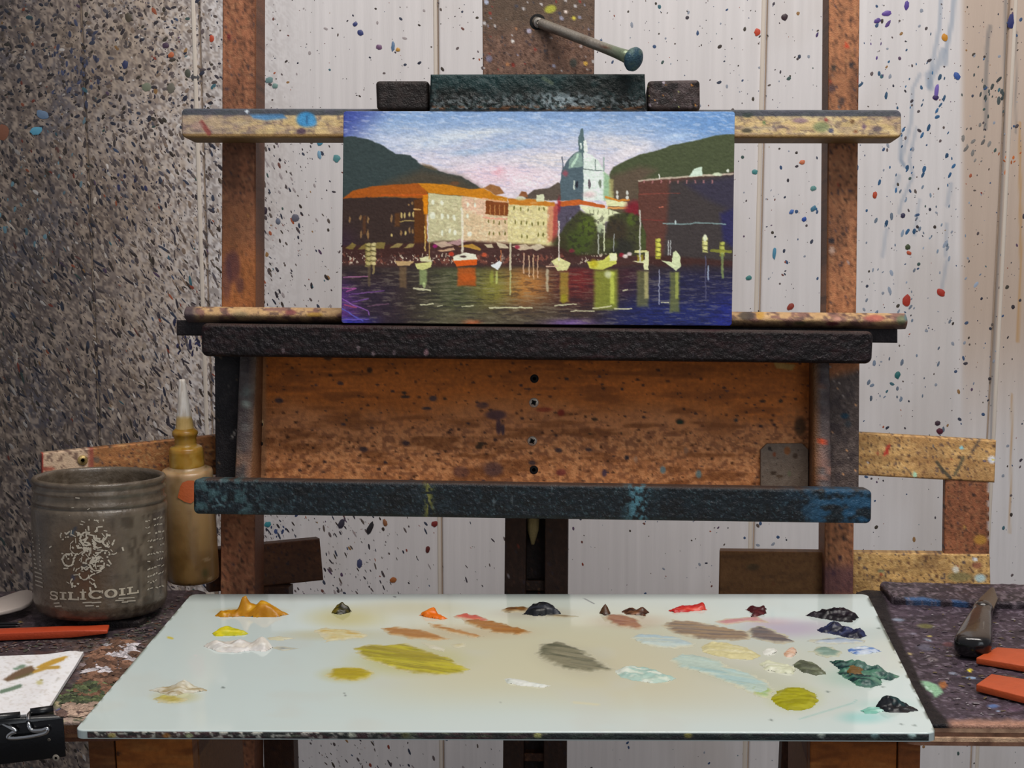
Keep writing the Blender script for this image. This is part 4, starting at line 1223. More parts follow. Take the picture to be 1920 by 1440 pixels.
    for x, y, c in ((816, 462, (150, 40, 110)), (846, 476, (196, 66, 46)), (908, 478, (196, 90, 60)), (970, 464, (150, 50, 70)), (1072, 470, (120, 46, 60)), (1165, 478, (140, 40, 56)), (1172, 480, (230, 216, 210)), (1180, 476, (220, 200, 200)), (1200, 486, (120, 60, 50))):
        p.ell(x, y, 7, 5, c, .9, .6)
    # water
    p._mix(N, sst(494, 503, Y + 2 * np.sin(X / 17)), (60, 48, 48))
    wtr = sst(496, 508, Y)
    p._mix(N, wtr * np.exp(-((X - 860) / 70) ** 2) * .85, (86, 90, 62))
    p._mix(N, wtr * np.exp(-((X - 985) / 55) ** 2 - ((Y - 535) / 42) ** 2) * .95, (186, 126, 68))
    p._mix(N, wtr * np.exp(-((X - 925) / 36) ** 2 - ((Y - 540) / 40) ** 2) * .85, (136, 132, 62))
    p._mix(N, wtr * np.exp(-((X - 1085) / 40) ** 2 - ((Y - 525) / 40) ** 2) * .9, (120, 46, 46))
    p._mix(N, wtr * np.exp(-((X - 1180) / 30) ** 2 - ((Y - 525) / 40) ** 2) * .8, (74, 40, 50))
    p._mix(N, sst(1170, 1290, X + (Y - 500) * 1.0) * sst(488, 530, Y) * .9, (44, 44, 80))
    p._mix(N, sst(1100, 1240, X) * sst(550, 585, Y) * .8, (40, 48, 106))
    p._mix(N, sst(1310, 1370, X) * sst(520, 600, Y) * .8, (44, 50, 130))
    p._mix(N, sst(560, 600, Y) * sst(1150, 1000, X) * sst(760, 860, X) * .7, (96, 86, 70))
    p._mix(N, sst(780, 700, X) * sst(505, 550, Y) * .75, (56, 44, 62))
    p._mix(N, sst(700, 645, X + (590 - Y) * .25) * sst(500, 560, Y) * .9, (92, 56, 120))
    p._mix(N, sst(590, 604, Y - (X - 640) * -.03) * sst(730, 650, X) * .9, (56, 60, 156))
    p._mix(N, sst(592, 606, Y) * np.exp(-((X - 1070) / 45) ** 2) * .85, (126, 96, 160))
    p._mix(N, sst(596, 606, Y) * np.exp(-((X - 885) / 14) ** 2) * .9, (190, 84, 44))
    n = fbm(X / 22, Y / 2.6, 310, 3)
    p._mix(N, sst(500, 515, Y) * sst(.56, .72, n) * .35, (150, 140, 120))
    p._mix(N, sst(500, 515, Y) * sst(.45, .3, n) * .35, (36, 32, 44))
    for q, c in (([(644, 520), (690, 518)], (170, 110, 150)), ([(643, 540), (668, 541), (650, 546)], (170, 90, 150)), ([(642, 560), (662, 572), (690, 582), (692, 590)], (150, 100, 180)), ([(640, 578), (660, 590), (680, 602)], (96, 100, 190)), ([(646, 572), (668, 576)], (170, 80, 110)), ([(645, 600), (690, 598)], (110, 90, 190)), ([(660, 566), (690, 560)], (120, 80, 150)), ([(655, 552), (720, 545)], (120, 80, 140)), ([(690, 574), (728, 570)], (110, 80, 100))):
        p.stroke(q, 2.2, c, .75)
    # boats, poles and their reflections
    p.poly([(848, 487), (896, 484), (893, 497), (856, 500)], (206, 92, 30), 1.5).poly([(850, 481), (870, 474), (892, 477), (896, 486), (850, 489)], (222, 216, 196), 1.5).ell(868, 481, 8, 3, (70, 50, 50), .9).rect(858, 502, 892, 536, (176, 86, 34), 6, .85).ell(876, 520, 18, 10, (190, 92, 36), .6)
    p.poly([(740, 489), (776, 490), (768, 498), (746, 498)], (186, 154, 112), 1.6).rect(749, 500, 762, 540, (120, 96, 70), 5, .7)
    p.poly([(778, 494), (811, 491), (808, 500), (792, 507), (782, 504)], (200, 196, 130), 1.6).poly([(786, 484), (806, 480), (810, 492), (790, 490)], (206, 200, 160), 2).rect(786, 506, 800, 534, (150, 164, 110), 5, .75).ell(795, 535, 4, 8, (186, 200, 140), .7)
    p.poly([(921, 497), (938, 488), (942, 492), (934, 506), (922, 500)], (216, 222, 220), 1.6).ell(922, 520, 6, 18, (156, 160, 70), .7, .8).rect(929, 508, 933, 532, (190, 196, 120), 2, .7)
    p.poly([(1034, 490), (1048, 482), (1070, 494), (1064, 507), (1046, 508)], (212, 206, 150), 1.6).stroke([(1024, 500), (1046, 499)], 2.5, (206, 170, 150), .9).rect(1050, 510, 1066, 566, (160, 136, 56), 6, .75).ell(1057, 560, 8, 12, (150, 140, 40), .7).stroke([(1026, 506), (1026, 545)], 5, (196, 186, 160), .7, 3)
    p.poly([(1100, 490), (1130, 488), (1146, 474), (1157, 476), (1156, 495), (1130, 506), (1106, 503)], (196, 194, 96), 2).poly([(1142, 475), (1156, 474), (1157, 488), (1144, 490)], (222, 222, 180), 2).ell(1113, 494, 12, 12, (180, 164, 40), .8, .7).rect(1114, 506, 1158, 580, (140, 146, 58), 10, .8).rect(1144, 510, 1152, 570, (190, 196, 90), 4, .8).ell(1140, 515, 10, 10, (206, 206, 170), .8, .7)
    p.poly([(1186, 490), (1208, 488), (1210, 472), (1217, 472), (1216, 506), (1208, 506), (1206, 494)], (214, 212, 170), 1.6).rect(1190, 470, 1214, 474, (206, 200, 140), 1.6).rect(1195, 478, 1206, 490, (150, 140, 40), 3, .8).rect(1194, 508, 1216, 575, (112, 112, 70), 8, .7).rect(1208, 510, 1216, 560, (180, 170, 120), 4, .75)
    p.poly([(1240, 488), (1260, 492), (1262, 474), (1268, 470), (1276, 482), (1276, 500), (1268, 508)], (204, 210, 170), 1.6).rect(1256, 510, 1274, 585, (112, 116, 66), 6, .75).rect(1266, 510, 1272, 560, (166, 170, 90), 3, .7)
    for x, y0, y1, wd, c in ((867, 395, 472, 4, (224, 214, 196)), (957, 456, 506, 3.6, (216, 208, 180)), (957, 510, 552, 3, (176, 174, 124)), (1048, 415, 488, 2.6, (226, 214, 206)), (1133, 424, 470, 2.6, (212, 214, 180)), (1122, 440, 476, 2.4, (180, 180, 170)), (1200, 395, 490, 3, (200, 196, 186)), (1151, 440, 470, 1.8, (160, 160, 160)), (1253, 452, 478, 2, (190, 190, 190)), (1257, 452, 478, 1.6, (190, 190, 190)), (797, 425, 470, 2.4, (212, 180, 110)), (982, 475, 512, 2.4, (200, 166, 140)), (992, 480, 518, 2.2, (212, 180, 150)), (1000, 478, 524, 2.2, (212, 176, 140)), (1008, 480, 520, 2.2, (206, 166, 136)), (939, 470, 490, 2, (190, 120, 80)), (805, 455, 485, 2, (176, 140, 90)), (1236, 506, 570, 2.4, (150, 150, 170)), (1328, 500, 525, 2.4, (160, 170, 190)), (1323, 480, 560, 2.4, (86, 84, 110))):
        p.stroke([(x, y0), (x, y1)], wd, c, .82)
    for x, y0, y1, c in ((1234, 444, 486, (176, 172, 66)), (1322, 441, 473, (190, 186, 120)), (1354, 450, 480, (150, 150, 66)), (690, 452, 500, (150, 136, 84)), (700, 452, 496, (176, 160, 110))):
        p.rect(x - 5, y0 + 4, x + 5, y1, c, 3, .9)
        for yy in range(int(y0) + 6, int(y1), 9):
            p.ell(x + 1, yy, 5, 4, tuple(min(255, q + 34) for q in c), .8).stroke([(x - 5, yy + 3), (x + 5, yy + 5)], 1.6, (70, 66, 44), .7)
    p.ell(1322, 446, 5, 9, (224, 226, 196), .9).stroke([(1334, 470), (1370, 472)], 5, (140, 140, 56), .8).stroke([(1354, 476), (1355, 520)], 5, (130, 144, 90), .8, 3).stroke([(692, 500), (692, 535)], 5, (110, 94, 70), .6, 3).stroke([(701, 498), (700, 512)], 4, (150, 132, 90), .8)
    for x0, y0, x1, y1, wd in ((918, 577, 998, 577, 4), (776, 541, 806, 544, 4), (788, 572, 812, 570, 3), (866, 575, 888, 573, 2.4), (1040, 573, 1080, 570, 2.8), (1112, 578, 1146, 574, 3), (1070, 583, 1114, 583, 2.4), (1152, 579, 1184, 579, 3), (1168, 545, 1176, 543, 3), (1240, 567, 1254, 567, 2.4), (820, 574, 830, 573, 2)):
        p.stroke([(x0, y0), (x1, y1)], wd * .8, (206, 200, 166), .85)
    # brush grain
    p.grain(.09, 7, 2.4, 311, 3)
    p.grain(.05, 2.2, 2.2, 312, 2)
    p.C = np.clip(((p.C - 60) * 1.18 + 58) * np.array([1, 1.02, 1.015]), 10, 253)
    return p


pic = root('oil_painting', 'small unframed oil painting of a lakeside town with boats, standing on the easel ledge', 'painting', EF.world(EF.hit(1006, 608, -.060)), ER)


slab('painted_face', pic, EF, [(644, 208.5), (1378, 209), (1372, 611), (640, 606)], -.0612, .0008, picture, M_CANVAS, step=.00046, r=.0005, disp=.00022, dsc=.0014, seed=31, corner=.0022)
slab('panel_core', pic, EF, [(644, 208.5), (1378, 209), (1372, 611), (640, 606)], -.0604, .0050, lambda X, Y: Paint(X, Y, (214, 206, 200)), M_PAPER, step=.004, r=.0004, corner=.0022)


# ------------------------------------------------------------------ side tables
def board_l(X, Y):
    p = Paint(X, Y, (70, 60, 60)).noise((48, 42, 44), 40, 14, .45, .7, 400, .8).noise((104, 90, 92), 9, 4, .56, .68, 401, .7).noise((92, 64, 54), 30, 8, .58, .72, 402, .5)
    N = np.arange(len(X))
    p._mix(N, sst(1130, 1190, Y) * sst(60, 200, X) * sst(.45, .62, fbm(X / 16, Y / 7, 403, 3)) * .5, (84, 84, 66))
    p._mix(N, sst(1190, 1225, Y) * sst(120, 180, X) * sst(.4, .55, fbm(X / 9, Y / 5, 404, 3)) * .8, (116, 84, 66))
    p._mix(N, np.exp(-((X - 195) / 40) ** 2 - ((Y - 1245) / 22) ** 2) * sst(.42, .52, fbm(X / 6, Y / 4, 405, 3)) * 1.1, (206, 200, 202))
    p._mix(N, sst(1275, 1300, Y) * sst(.38, .55, fbm(X / 10, Y / 6, 406, 3)) * .8, (78, 88, 62))
    p._mix(N, sst(1275, 1300, Y) * sst(.56, .66, fbm(X / 6, Y / 4, 407, 3)) * .8, (126, 150, 84))
    p._mix(N, sst(1320, 1336, Y) * sst(.36, .5, fbm(X / 14, Y / 6, 408, 3)) * .8, (186, 160, 140))
    p.ell(114, 1334, 12, 8, (70, 70, 116), .9).ell(108, 1320, 6, 7, (190, 170, 130), .8).stroke([(110, 1288), (176, 1294)], 4, (44, 34, 36), .9, 2)
    p.stroke([(228, 1208), (240, 1222), (248, 1234)], 6, (110, 150, 180), .8, 3).ell(222, 1206, 10, 6, (150, 80, 56), .7).ell(145, 1226, 4, 3, (216, 206, 140), .95).ell(270, 1165, 16, 8, (96, 104, 74), .7)
    p.ell(38, 1166, 5, 2, (150, 130, 70), .9)
    return p


def board_r(X, Y):
    p = Paint(X, Y, (62, 52, 58)).noise((48, 40, 44), 60, 8, .45, .7, 410, .8).noise((90, 76, 84), 22, 4, .55, .7, 411, .6).noise((120, 108, 114), 7, 3, .62, .7, 412, .7)
    for x, y, rx, ry, c, a, g in ((1684, 1162, 16, 4, (130, 140, 150), .9, 4), (1736, 1174, 22, 6, (106, 104, 54), .8, 4), (1740, 1200, 10, 3, (150, 160, 170), .8, 20), (1735, 1214, 24, 9, (94, 94, 104), .7, 8), (1748, 1236, 14, 5, (130, 118, 114), .8, 8), (1778, 1208, 14, 6, (100, 58, 58), .7, 0), (1712, 1188, 8, 3, (146, 140, 150), .8, 0), (1743, 1193, 6, 2, (196, 180, 100), .9, 0),
                                  (1706, 1226, 6, 3, (186, 166, 110), .9, 0), (1818, 1257, 5, 5, (226, 206, 60), 1, 0), (1822, 1271, 16, 3, (140, 166, 186), .9, 4), (1788, 1263, 12, 3, (140, 150, 160), .8, 8), (1826, 1312, 8, 3, (150, 116, 116), .5, 0), (1862, 1324, 14, 5, (84, 110, 150), .9, 0), (1872, 1333, 6, 2, (170, 190, 210), .9, 0), (1830, 1316, 20, 4, (100, 90, 94), .6, 6),
                                  (1768, 1284, 10, 10, (160, 96, 44), .85, 30), (1890, 1270, 30, 6, (90, 74, 50), .6, 6), (1900, 1330, 26, 6, (110, 84, 100), .5, 0), (1690, 1180, 6, 2, (140, 120, 110), .7, 0), (1870, 1190, 10, 3, (90, 84, 90), .6, 0)):
        p.ell(x, y, rx, ry, c, a, .6, g)
    p.poly([(1722, 1276), (1740, 1277), (1758, 1284), (1768, 1298), (1760, 1304), (1752, 1310), (1748, 1300), (1735, 1292)], (134, 176, 136), 4, .95).stroke([(1730, 1282), (1750, 1300)], 2, (190, 216, 190), .8)
    N = np.arange(len(X))
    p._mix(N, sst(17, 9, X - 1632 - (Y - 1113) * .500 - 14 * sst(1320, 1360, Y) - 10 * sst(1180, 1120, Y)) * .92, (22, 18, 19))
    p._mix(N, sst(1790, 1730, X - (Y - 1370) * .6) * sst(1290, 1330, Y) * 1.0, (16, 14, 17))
    p._mix(N, sst(1344, 1356, Y - 6 * (fbm(X / 14, Y / 6, 413, 2) - .5)) * .9 * sst(1770, 1790, X), (170, 126, 100))
    return p


def side_table(name, label, quad, box_px, paint, edge_cols, frontpad, corner, seed):
    base = PF.world(PF.hitz((box_px[0] + box_px[1]) / 2, 1420, -.02))
    t = root(name, label, 'table', (base[0], base[1] + .05, 0), rot(-3.66))
    q = [PF.hitz(a, b, BZ) for a, b in quad]
    ql = [(v[0], v[1]) for v in q]                      # local (a, b) -> board frame (x, z)
    slab('board_top', t, HF, ql, -BZ, .0022, tone(paint, 1.32, 1.32, 1.45), M_CRUST, step=.0016, r=.0012, disp=.0016, dsc=.005, seed=seed, local=True, corner=corner, side=1.0)
    # plies of the board edge, each a little proud or short of its neighbour
    for k, (c, inset) in enumerate(edge_cols):
        yk = -BZ + .0022 + .0029 * k
        qq = [(x, z + (inset if j > 1 else 0)) for j, (x, z) in enumerate(ql)]
        slab('ply_layer', t, HF, qq, yk, .0029, lambda X, Y, c=c: Paint(X, Y, c).noise((110, 76, 60), 16, 6, .5, .7, seed + k, .6), M_WOOD, step=.004, r=.0006, local=True, corner=corner, side=1.0)
    return t, ql


tl, ql = side_table('side_table', 'encrusted dark side board on a plywood leg box, under the cloudy jar', [(-330, 1112), (392, 1106), (236, 1352), (-560, 1362)], (168, 358), board_l,
                    [((150, 104, 74), .001), ((120, 76, 54), .0006), ((160, 112, 80), .0014), ((112, 70, 50), .002)], 0, .012, 420)
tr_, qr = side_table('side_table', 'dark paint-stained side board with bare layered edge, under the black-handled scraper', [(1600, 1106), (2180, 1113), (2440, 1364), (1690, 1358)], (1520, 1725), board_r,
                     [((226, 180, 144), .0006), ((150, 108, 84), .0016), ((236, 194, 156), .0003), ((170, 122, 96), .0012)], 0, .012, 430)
# crust of dried paint flakes on both boards
def board_flecks(name, parent, n_, pts, cols, r0, r1, lift):
    it = []
    xs, ys = [p[0] for p in pts], [p[1] for p in pts]
    while len(it) < n_:
        x, y = rng.uniform(min(xs), max(xs)), rng.uniform(min(ys), max(ys))
        if poly_sd(pts, np.array([x]), np.array([y]))[0] < 0:
            continue
        q = PF.hitz(x, y, BZ)
        it.append((q[0], q[1], rng.uniform(r0, r1) / 1000, rng.uniform(1, 2.4), rng.normal() * .5, cols(x, y), lift * rng.uniform(.4, 1) / 1000))
    flecks(name, parent, HF, it, -BZ - .0008, n=6, matl=M_CRUST)


def crust_col(x, y):
    a = lambda k, sc: float(fbm(np.array([x / sc]), np.array([y / (sc * .5)]), k, 2)[0])
    if y < 1282:
        c = np.array((104, 78, 64), float) if a(480, 16) < .55 else np.array((140, 104, 84), float)
        if a(481, 20) > .55 and y < 1262:
            c = np.array((200, 192, 194), float)
    elif y < 1322:
        c = np.array((74, 80, 60), float) if a(482, 14) < .56 else np.array((98, 108, 74), float)
        if a(483, 12) > .66:
            c = np.array((130, 96, 76), float)
    else:
        c = np.array((176, 150, 132), float) if a(484, 14) > .45 else np.array((110, 88, 80), float)
    return tuple(np.clip(c * rng.uniform(.8, 1.2), 0, 255))


board_flecks('paint_crumbs', tl, 620, [(172, 1226), (215, 1200), (250, 1205), (262, 1232), (160, 1345), (112, 1345), (124, 1310), (152, 1275)], crust_col, .7, 3.0, 1.9)
board_flecks('paint_crumbs', tl, 260, [(0, 1208), (210, 1196), (330, 1125), (350, 1112), (270, 1215), (200, 1222), (0, 1226)], lambda x, y: ((104, 92, 92), (84, 88, 74), (58, 50, 52), (130, 116, 112), (96, 70, 60))[rng.integers(5)], .4, 1.5, .9)
board_flecks('paint_crumbs', tr_, 380, [(1720, 1142), (1990, 1150), (2000, 1345), (1800, 1345), (1700, 1180)], lambda x, y: ((78, 66, 74), (104, 94, 100), (60, 50, 56), (150, 142, 146), (92, 78, 84), (110, 96, 70))[rng.integers(6)], .35, 1.3, .7)
# raised strip along the back of the right board
q = [PF.hitz(a, b, BZ) for a, b in ((1648, 1104), (2100, 1111), (2130, 1152), (1672, 1134))]
strip_p = lambda X, Y: board_r(X, Y).poly([(1696, 1120), (1730, 1119), (1764, 1126), (1762, 1131), (1700, 1127)], (70, 104, 150), 5, .9).poly([(1784, 1124), (1808, 1127), (1822, 1134), (1806, 1139), (1788, 1133)], (64, 98, 146), 5, .9).noise((150, 132, 140), 6, 4, .6, .68, 440, .6)
slab('back_strip', tr_, HF, [(v[0], v[1]) for v in q], -BZ - .0055, .0054, strip_p, M_CRUST, step=.0014, r=.002, disp=.0018, dsc=.004, seed=6, local=True, corner=.004)


def ply_box(t, x0, x1, xs, cols, seed, lip):
    """plywood leg box under the palette: front stile, front panel, side and back, down to the floor"""
    top = -BZ + .0022 + .0116
    yd = PF.hitz(x0, 1386, -.0205)[1] + .03
    a0, a1, m = (PF.hit(x, 1414, yd) for x in (x0, x1, xs))
    zb = .79                                            # down to the floor
    def boxpart(nm, xa, xb, ya, yb, c, pr, ztop=top):
        qd = [(xa, -ztop), (xb, -ztop), (xb, -zb), (xa, -zb)]
        H = zb - ztop
        tv = np.unique(np.concatenate([np.linspace(0, .05, 40), np.linspace(.05, 1, 12)]))
        slab(nm, t, PF, qd, ya, yb - ya, lambda X, Y: pr(Paint(X, Y, c)), M_WOOD, step=.0016, r=.001, local=True, tvals=tv)
    g = lambda p: p.grain(.1, 90, 10, seed).noise((112, 58, 20), 60, 16, .5, .75, seed + 1, .5).noise((200, 140, 76), 90, 18, .55, .8, seed + 2, .4)
    lo_, hi_ = min(a0[0], a1[0]), max(a0[0], a1[0])
    if xs < (x0 + x1) / 2:
        boxpart('front_stile', lo_, m[0], yd, yd + .016, cols[1], g)
        boxpart('front_panel', m[0] + .0006, hi_, yd + .0012, yd + .014, cols[0], lambda p: g(p).ell(222, 1413, 5, 6, (60, 34, 22), .9))
    else:
        boxpart('front_panel', lo_, m[0] - .0006, yd + .0012, yd + .014, cols[0], g)
        boxpart('front_stile', m[0], hi_, yd, yd + .016, cols[1], g)
    boxpart('side_panel', lo_, lo_ + .012, yd + .0165, yd + .135, cols[1], g)
    boxpart('side_panel', hi_ - .012, hi_, yd + .0165, yd + .135, cols[1], g)


ply_box(tl, 166, 360, 214, ((166, 96, 38), (118, 72, 38)), 450, 0)
ply_box(tr_, 1519, 1726, 1684, ((164, 92, 36), (144, 82, 40)), 455, 0)


# ------------------------------------------------------------------ glass palette
def glass_paint(X, Y):
    p = Paint(X, Y, (215, 228, 224))
    N = np.arange(len(X))
    mid = np.exp(-(((X - 1010) / 330) ** 4) - (((Y - 1230) / 92) ** 4))
    p._mix(N, np.clip(mid, 0, 1) * .85, (220, 213, 178))
    p._mix(N, np.exp(-(((X - 1330) / 260) ** 4) - (((Y - 1270) / 70) ** 4)) * .5, (214, 204, 174))
    p._mix(N, sst(.5, .75, fbm(X / 140, Y / 40, 460, 3)) * .3, (214, 216, 206))
    p.ell(650, 1158, 110, 30, (206, 196, 128), .8, .9).ell(760, 1140, 170, 22, (210, 202, 160), .6, .9).ell(620, 1190, 130, 16, (214, 206, 160), .6, .9)
    p.ell(470, 1146, 90, 10, (190, 160, 80), .5, .9).ell(1480, 1178, 130, 26, (204, 190, 208), .85, .9).ell(1440, 1165, 70, 12, (212, 184, 190), .6, .9).ell(1620, 1345, 70, 18, (150, 210, 204), .75, .9, 0).ell(1660, 1322, 90, 18, (186, 220, 212), .7, .9)
    p.ell(1490, 1310, 70, 34, (196, 200, 130), .6, .9).ell(1400, 1270, 160, 30, (196, 200, 176), .5, .9, 12).ell(770, 1240, 150, 36, (206, 202, 130), .7, .8).ell(650, 1265, 70, 20, (206, 198, 120), .7, .8).ell(330, 1306, 60, 18, (206, 204, 150), .8, .8)
    p.ell(1080, 1240, 110, 42, (196, 190, 164), .6, .9, 12).ell(1185, 1165, 110, 20, (196, 172, 146), .6, .9).ell(1000, 1150, 110, 16, (190, 176, 156), .55, .9).ell(880, 1185, 180, 20, (212, 192, 158), .6, .9).ell(470, 1212, 110, 14, (208, 214, 212), .6, .9).ell(1600, 1270, 90, 28, (176, 206, 190), .6, .9)
    p.stroke([(1075, 1317), (1122, 1321)], 4, (226, 222, 190), .9, 3).stroke([(315, 1195), (323, 1197)], 4, (226, 206, 80), .9, 2).ell(367, 1229, 4, 2, (226, 228, 226), .9).stroke([(1095, 1122), (1114, 1132)], 1.6, (80, 84, 90), .8, 1).ell(940, 1318, 2, 4, (110, 110, 104), .8).ell(740, 1119, 3, 2, (80, 90, 90), .8).stroke([(646, 1300), (648, 1306)], 2, (120, 126, 122), .8)
    for x, y in ((1640, 1250), (1655, 1288), (1700, 1335), (1690, 1358), (1648, 1178), (1720, 1300), (1694, 1238), (1552, 1297), (418, 1289), (1446, 1350), (1715, 1360)):
        p.ell(x, y, 5, 2.2, (110, 122, 116), .7)
    p.stroke([(1500, 1348), (1600, 1318), (1606, 1312)], 2, (150, 200, 190), .6, 1.6)
    # crust spilling over the right-hand edge
    e = 1628 + (Y - 1113) * .502
    p._mix(N, sst(10, 3, e - X) * sst(.4, .6, fbm(X / 8, Y / 9, 461, 2)) * .9, (72, 80, 70))
    e2 = 358 - (Y - 1113) * .857
    p._mix(N, sst(6, 2, X - e2) * sst(.5, .65, fbm(X / 8, Y / 9, 462, 2)) * .7, (110, 116, 100))
    return p


pal = root('glass_palette', 'pale glass palette slab between the side boards, covered in dabs of paint', 'palette', P_O + PN * -.0055, np.stack([PA, PB, PN], 1))
qc = [PF.hitz(a, b, 0) for a, b in ((358, 1113.5), (1627, 1113.5), (1756.5, 1374), (139, 1369))]
qcl = [(v[0], v[1]) for v in qc]
slab('glass_sheet', pal, HF, qcl, 0, .0055, glass_paint, M_GLASS, step=.0013, r=.0008, local=True, corner=.006, side=.9)


def rim_paint(X, Y):
    p = Paint(X, Y, (58, 60, 58)).noise((84, 60, 62), 26, 8, .48, .66, 470, .8).noise((96, 104, 84), 22, 6, .55, .7, 471, .8)
    N = np.arange(len(X))
    p._mix(N, sst(900, 1100, X) * .6, (44, 54, 56))
    p._mix(N, sst(520, 340, X) * sst(.4, .55, fbm(X / 12, Y / 6, 472, 2)) * .6, (92, 66, 66))
    p._mix(N, sst(.56, .66, fbm(X / 9, Y / 5, 473, 2)) * .8 * sst(900, 500, X), (206, 204, 190))
    for x, c in ((210, (190, 170, 90)), (312, (180, 120, 60)), (355, (190, 200, 150)), (1008, (200, 200, 120)), (1290, (150, 140, 70)), (760, (110, 110, 74)), (1640, (120, 150, 150)), (1540, (160, 170, 160)), (660, (196, 200, 180)), (1710, (180, 210, 206))):
        p.ell(x, 1379, 10, 6, c, .8)
    return p


# crust of old paint along the front edge of the glass
a, b = np.array(qcl[3]), np.array(qcl[2])
fe = (b - a) / np.linalg.norm(b - a)
FE = Frame(PF.world([a[0], a[1], 0]), PF.A @ np.stack([[fe[0], fe[1], 0], [-fe[1], fe[0], 0], [0, 0, 1.0]], 1))
Lf = np.linalg.norm(b - a)
slab('edge_crust', pal, FE, [(.008, -.0008), (Lf - .0045, -.0008), (Lf - .0045, -.0048), (.008, -.0048)], -.0006, .0012, rim_paint, M_CRUST, step=.0010, r=.0006, disp=.0008, dsc=.003, seed=12, local=True)

# ------------------------------------------------------------------ cloudy glass jar
JS = 1.115                                              # size of the jar against a 44 mm radius
JR = .0436 * JS
TL = math.radians(5.0)                                  # it sits a little back on its heel
PT = Frame(P_O, rot(-3.66, -math.degrees(TL)))
jc_ = PF.hitz(194, 1173, BZ + 2 * JR * math.sin(TL))
jy = jc_[1] + JR
JC = PF.world([PF.hit(183, 1040, jy)[0], jy, BZ + .0004 + JR * math.sin(TL)])
PT = Frame(JC, PT.A)
JC = np.array([0.0, 0.0, 0.0])
jar = root('glass_jar', 'wide cloudy grey glass jar with a worn white printed label, on the left board', 'jar', PT.o, PT.A)
prof = densify([(.0005, .0006), (.034, .0006), (.0385, .0012), (.0418, .0038), (.0436, .009), (.0438, .03), (.0440, .060), (.0443, .0685), (.0438, .0705), (.0424, .0715),
                (.0424, .0722), (.0436, .0732), (.0438, .0742), (.0424, .0754), (.0422, .0790), (.0432, .0800), (.0436, .0812), (.0424, .0826), (.0422, .0842), (.0434, .0852), (.0438, .0866), (.0430, .0878), (.0418, .0882),
                (.0404, .0876), (.0398, .0860), (.0398, .0700), (.0404, .0600), (.0404, .0100), (.0370, .0060), (.0005, .0055)], .0012)
prof = [(r * JS, z * JS * 1.035) for r, z in prof]
V, F = lathe(PT, JC, prof, 128)
rim_n = len(V)
X, Y = proj(V)
jp = Paint(X, Y, (112, 106, 98))
N = np.arange(len(X))
Lz = np.repeat(np.array(prof)[:, 1], 128)
body = (Lz < .069 * JS).astype(float)
jp._mix(N, (np.arange(len(X)) // 128 > len(prof) * .55) * 1.0, (150, 146, 138))
jp.noise((92, 84, 74), 16, 26, .45, .7, 500, .7).noise((134, 128, 120), 12, 22, .55, .75, 501, .6)
jp._mix(N, body * np.exp(-((X - 160) / 62) ** 4 - ((Y - 1062) / 78) ** 4) * .8, (88, 68, 46))
jp._mix(N, body * sst(.5, .66, fbm(X / 7, Y / 24, 502, 3)) * sst(180, 240, X) * .8, (66, 56, 46))
jp._mix(N, body * np.exp(-((X - 160) / 18) ** 2 - ((Y - 1090) / 34) ** 2) * .7, (98, 62, 34))
jp._mix(N, body * sst(1130, 1165, Y) * sst(.45, .6, fbm(X / 8, Y / 6, 503, 2)) * .6, (60, 56, 52))
jp.ell(134, 1000, 6, 8, (60, 92, 120), .95).ell(141, 992, 4, 5, (50, 62, 84), .8).ell(138, 1083, 5, 7, (54, 62, 100), .9).ell(160, 1062, 9, 6, (80, 86, 92), .7)
jp.C *= np.array([.88, .82, .75])
mk('jar_body', V, F, M_JAR, jar, jp.C, smooth=True)

# ridge of hardened paint on the board that tips the jar back
slab('paint_ridge', tl, HF, [(jc_[0] - .026, jc_[1] + .032), (jc_[0] + .022, jc_[1] + .032), (jc_[0] + .020, jc_[1] + .020), (jc_[0] - .026, jc_[1] + .020)], -BZ - 2 * JR * math.sin(TL) * .70 + .0004, 2 * JR * math.sin(TL) * .68,
     lambda X, Y: Paint(X, Y, (44, 38, 38)).noise((74, 62, 58), 8, 8, .5, .7, 505, .6), M_CRUST, step=.002, r=.002, local=True)


def jar_uv(px, py):
    """where the sight line first meets the jar wall, as (angle, height)"""
    o, d = PT._ray(px, py)
    ox, oy = o[0] - JC[0], o[1] - JC[1]
    R = JR + .0004
    A, B, C_ = d[0] ** 2 + d[1] ** 2, 2 * (ox * d[0] + oy * d[1]), ox * ox + oy * oy - R * R
    D = max(B * B - 4 * A * C_, 0)
    t = (-B - math.sqrt(D)) / (2 * A)
    return math.atan2(oy + t * d[1], ox + t * d[0]), o[2] + t * d[2] - JC[2]


def on_jar(u, h, lift=0.0):
    R = JR + .0004 + lift
    return np.array([JC[0] + R * math.cos(u), JC[1] + R * math.sin(u), JC[2] + h])


def jar_mark(name, polys, col, lift=.0002, seed=0, label=None):
    """thin print on the jar wall; polys: list of quads/strips in (mm along wall, mm up)"""
    V, F, k = [], [], 0
    for q in polys:
        for (a, h) in q:
            V.append(on_jar(a, h, lift))
        F.append(list(range(k, k + len(q))))
        k += len(q)
    P = PT.world(V)
    X, Y = proj(P)
    c = Paint(X, Y, col).noise((140, 130, 116), 10, 10, .5, .75, seed, .45)
    return mk(name, P, F, M_NOZ, jar, c.C, label=label)


def bar(u0, h0, u1, h1, wd):
    du, dh = (u1 - u0) * JR, h1 - h0
    L = math.hypot(du, dh) + 1e-9
    nu, nh = -dh / L * wd / 2 / JR, du / L * wd / 2
    return [(u0 + nu, h0 + nh), (u0 - nu, h0 - nh), (u1 - nu, h1 - nh), (u1 + nu, h1 + nh)]


